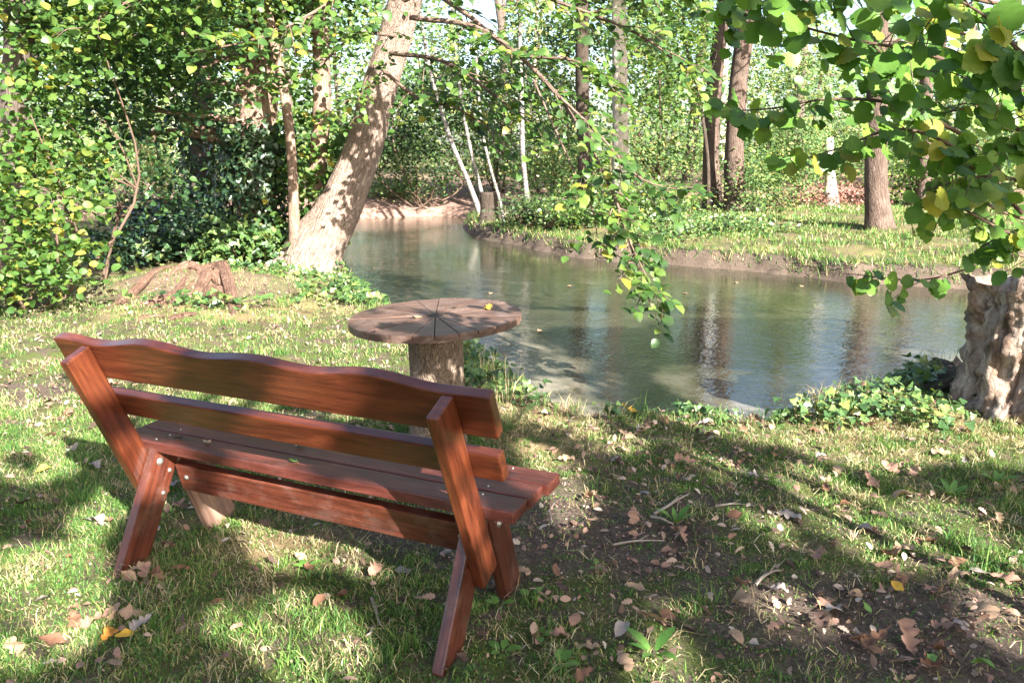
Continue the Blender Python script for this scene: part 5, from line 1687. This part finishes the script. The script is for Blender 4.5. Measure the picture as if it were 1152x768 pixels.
# ------------------------------------------------------------------ unseen trees behind the viewer, crown gaps cut to dapple the lawn
LIT = [  # sunlit patches on the ground: image centre, half sizes, rotation (deg)
    (20, 685, 105, 72, -10), (75, 635, 50, 24, 0), (322, 612, 50, 32, 10), (407, 620, 32, 27, 0), (345, 722, 70, 55, 20), (600, 500, 38, 75, -25), (560, 465, 50, 26, 0), (632, 565, 26, 30, 0),
    (985, 600, 85, 34, 28), (930, 560, 70, 26, 26), (1120, 495, 80, 32, 10), (960, 505, 80, 26, 10), (960, 470, 85, 40, 0), (1080, 470, 100, 55, 0), (1080, 600, 80, 26, 28), (890, 690, 46, 28, 30), (1125, 688, 34, 56, -30), (745, 748, 46, 36, 0), (762, 690, 18, 14, 0),
    (860, 595, 40, 16, 25), (690, 410, 40, 16, 0), (740, 435, 52, 18, 10), (825, 468, 90, 26, 12), (690, 380, 30, 8, 0), (890, 475, 50, 26, 0),
    (60, 375, 200, 60, 0), (180, 350, 200, 40, 0), (350, 370, 110, 46, 0), (40, 490, 80, 50, 0), (430, 400, 36, 30, 0), (620, 335, 60, 10, 0), (725, 330, 70, 10, 0), (300, 480, 26, 18, 0), (470, 640, 14, 14, 0), (250, 700, 18, 22, 0), (100, 590, 30, 16, 0),
    (1000, 300, 80, 16, 10), (900, 285, 80, 18, 0), (150, 560, 40, 20, 0), (600, 720, 16, 14, 0), (660, 560, 14, 10, 0), (780, 640, 16, 10, 0), (800, 520, 26, 8, 15), (700, 500, 20, 8, 0), (1010, 720, 40, 12, 10), (540, 690, 12, 14, 0),
]
DARK = [(60, 432, 36, 18, 0), (150, 415, 40, 9, 0), (250, 385, 60, 6, 0), (350, 352, 50, 5, 0), (20, 400, 26, 8, 0), (200, 352, 40, 4, 0), (30, 520, 30, 12, 0), (1075, 548, 60, 14, 8), (950, 530, 50, 6, 25)]


def ell(px, py, S, soft=0.0):
    m = np.zeros(np.shape(px), bool)
    for cx, cy, rx, ry, a in S:
        c, s = math.cos(math.radians(a)), math.sin(math.radians(a))
        dx, dy = px - cx, py - cy
        u, v = (dx * c + dy * s) / rx, (-dx * s + dy * c) / ry
        m |= (u * u + v * v) < 1
    return m


def is_lit(G):
    px, py = project(G)
    L_ = ell(px, py, LIT) & ~ell(px, py, DARK)
    fr = (py > 330) & (px > -60) & (px < 1220) & (py < 820) & (G[..., 1] > 1)
    nz = gap_n(G)
    return np.where(fr, L_, nz > 0.05)


gap_n = Fbm(88, 1.2, 3)


SUNNY = [(at_y(700, 262, 6.6), 0.7, 0.2), (at_y(733, 340, 6.3), 0.5, 0.2), (at_y(684, 205, 7.0), 0.7, 0.3), (at_y(560, 100, 8.6), 1.0, 0.4), (at_y(390, 220, 11.3), 0.6, 0.5),
         (bench_pt(-0.82, -0.09, 0.66), 0.12, 0), (bench_pt(-0.08, -0.10, 0.66), 0.10, 0), (bench_pt(-1.15, 0.1, 0.31), 0.10, 0), (bench_pt(-0.6, 0.1, 0.31), 0.08, 0), (bench_pt(0.0, 0.33, 0.48), 0.14, 0),
         (bench_pt(-1.45, -0.1, 0.85), 0.08, 0), (tuple(tc_[:2] + np.array([0.1, -0.1])) + (0.45,), 0.13, 0), (tuple(tc_[:2] + np.array([0.3, 0.1])) + (0.74,), 0.18, 0),
         (sb + np.array([-0.15, -0.1, 0.2]), 0.65, 0), (sb + np.array([-0.15, -0.1, 0.65]), 0.6, 0), ((1.5, 2.25, 1.9), 0.6, 0.2), ((1.9, 2.3, 1.6), 0.6, 0.25), ((1.0, 2.2, 2.1), 0.5, 0.25)]


def shade_tree(label, base, cells, n_leaf, seed):
    rs = np.random.RandomState(seed)
    base = np.array([base[0], base[1], hz(base[0], base[1])])
    root = empty('shade_tree', tuple(base), 0, label, 'tree')
    pts = crown_points([np.array(c) for c, r in cells], [r for c, r in cells], n_leaf, rs, 0.36, 20)
    n = len(pts)
    nr = unit(np.array([0, 0, 0.4]) + 0.6 * SUN + 0.5 * rs.normal(size=(n, 3)))
    tip = rs.normal(size=(n, 3)); tip[:, 2] = tip[:, 2] * 0.4 - 0.3
    tip = unit(tip - np.sum(tip * nr, -1, keepdims=True) * nr)
    size = 0.125 * rs.uniform(0.5, 1.3, n)
    ok = (pts[:, 2] > 2.0) & ~((pts[:, 1] > 0.6) & (pts[:, 2] < 1.9 + 0.30 * pts[:, 1]))
    side = np.cross(tip, nr)
    for f, w in ((0, 0), (0.45, 0.3), (0.45, -0.3), (1.0, 0)):
        q = pts + (tip * f + side * w) * size[:, None]
        ok &= ~is_lit(q - SUN * (q[:, 2:3] / SUN[2]))  # drops leaves whose shadow would fall on a wanted sun patch
    for c, r, keep in SUNNY:
        v = pts + tip * 0.06 - np.asarray(c); t = v @ SUN
        dd = np.linalg.norm(v - t[:, None] * SUN, axis=1)
        ok &= ~((dd < r + 0.05) & (t > 0) & (rs.rand(n) > keep))
    b = Bag(); scatter(b, LEAF_MID, pts[ok] - base, nr[ok], tip[ok], size[ok])
    b.build('crown', M['bough'], root)
    bag = Bag()
    top = np.mean([c for c, r in cells], 0) - base
    C, R = tube(bag, [(0, 0, -0.2), (0.05, 0.05, 2.5), top * np.array([0.5, 0.5, 0]) + np.array([0, 0, 3.6]), top + np.array([0, 0, 1.2])], [0.32, 0.25, 0.18, 0.07], 16, 30, 0.06, seed, 0, True, 0.5)
    limbs_to(bag, C, 0.1, [np.array(c) - base for c, r in cells[::2]], rs, seed)
    bag.build('trunk', M['bark_grey'], root, True)


def sunward(x, y, dist):
    """point above ground spot (x,y) towards the sun at horizontal distance dist"""
    return np.array([x + SUN_H[0] * dist, y + SUN_H[1] * dist, dist * math.tan(SUN_EL)])


DS = 7.4
cells = [(sunward(x, y, DS + 0.7 * ((i * 5) % 3 - 1)), (1.15, 1.2, 0.6)) for i, (x, y) in enumerate([(-0.6, 2.2), (0.6, 2.6), (1.8, 2.8), (0.3, 3.8), (1.5, 4.0), (2.8, 3.4), (-0.4, 1.2), (1.0, 1.4), (2.4, 1.8), (3.6, 2.6)])]
shade_tree('unseen broad leafy tree behind the viewpoint, crown gaps cut to dapple the lawn', (5.8, -4.6), cells, 21000, 1001)
cells = [(sunward(x, y, DS + 0.7 * ((i * 5) % 3 - 1)), (1.15, 1.2, 0.6)) for i, (x, y) in enumerate([(-1.8, 2.6), (-2.6, 1.8), (-1.2, 3.2), (-1.6, 1.2), (-2.8, 3.2), (-0.2, 5.2), (1.2, 5.6), (2.6, 5.2), (0.4, 6.8), (2.0, 7.2), (4.0, 4.4), (3.6, 6.6), (1.0, 8.6), (3.0, 9.0)])]
shade_tree('second unseen leafy tree behind the viewpoint, crown cut to shade bench and water', (2.6, -5.2), cells, 26000, 1002)
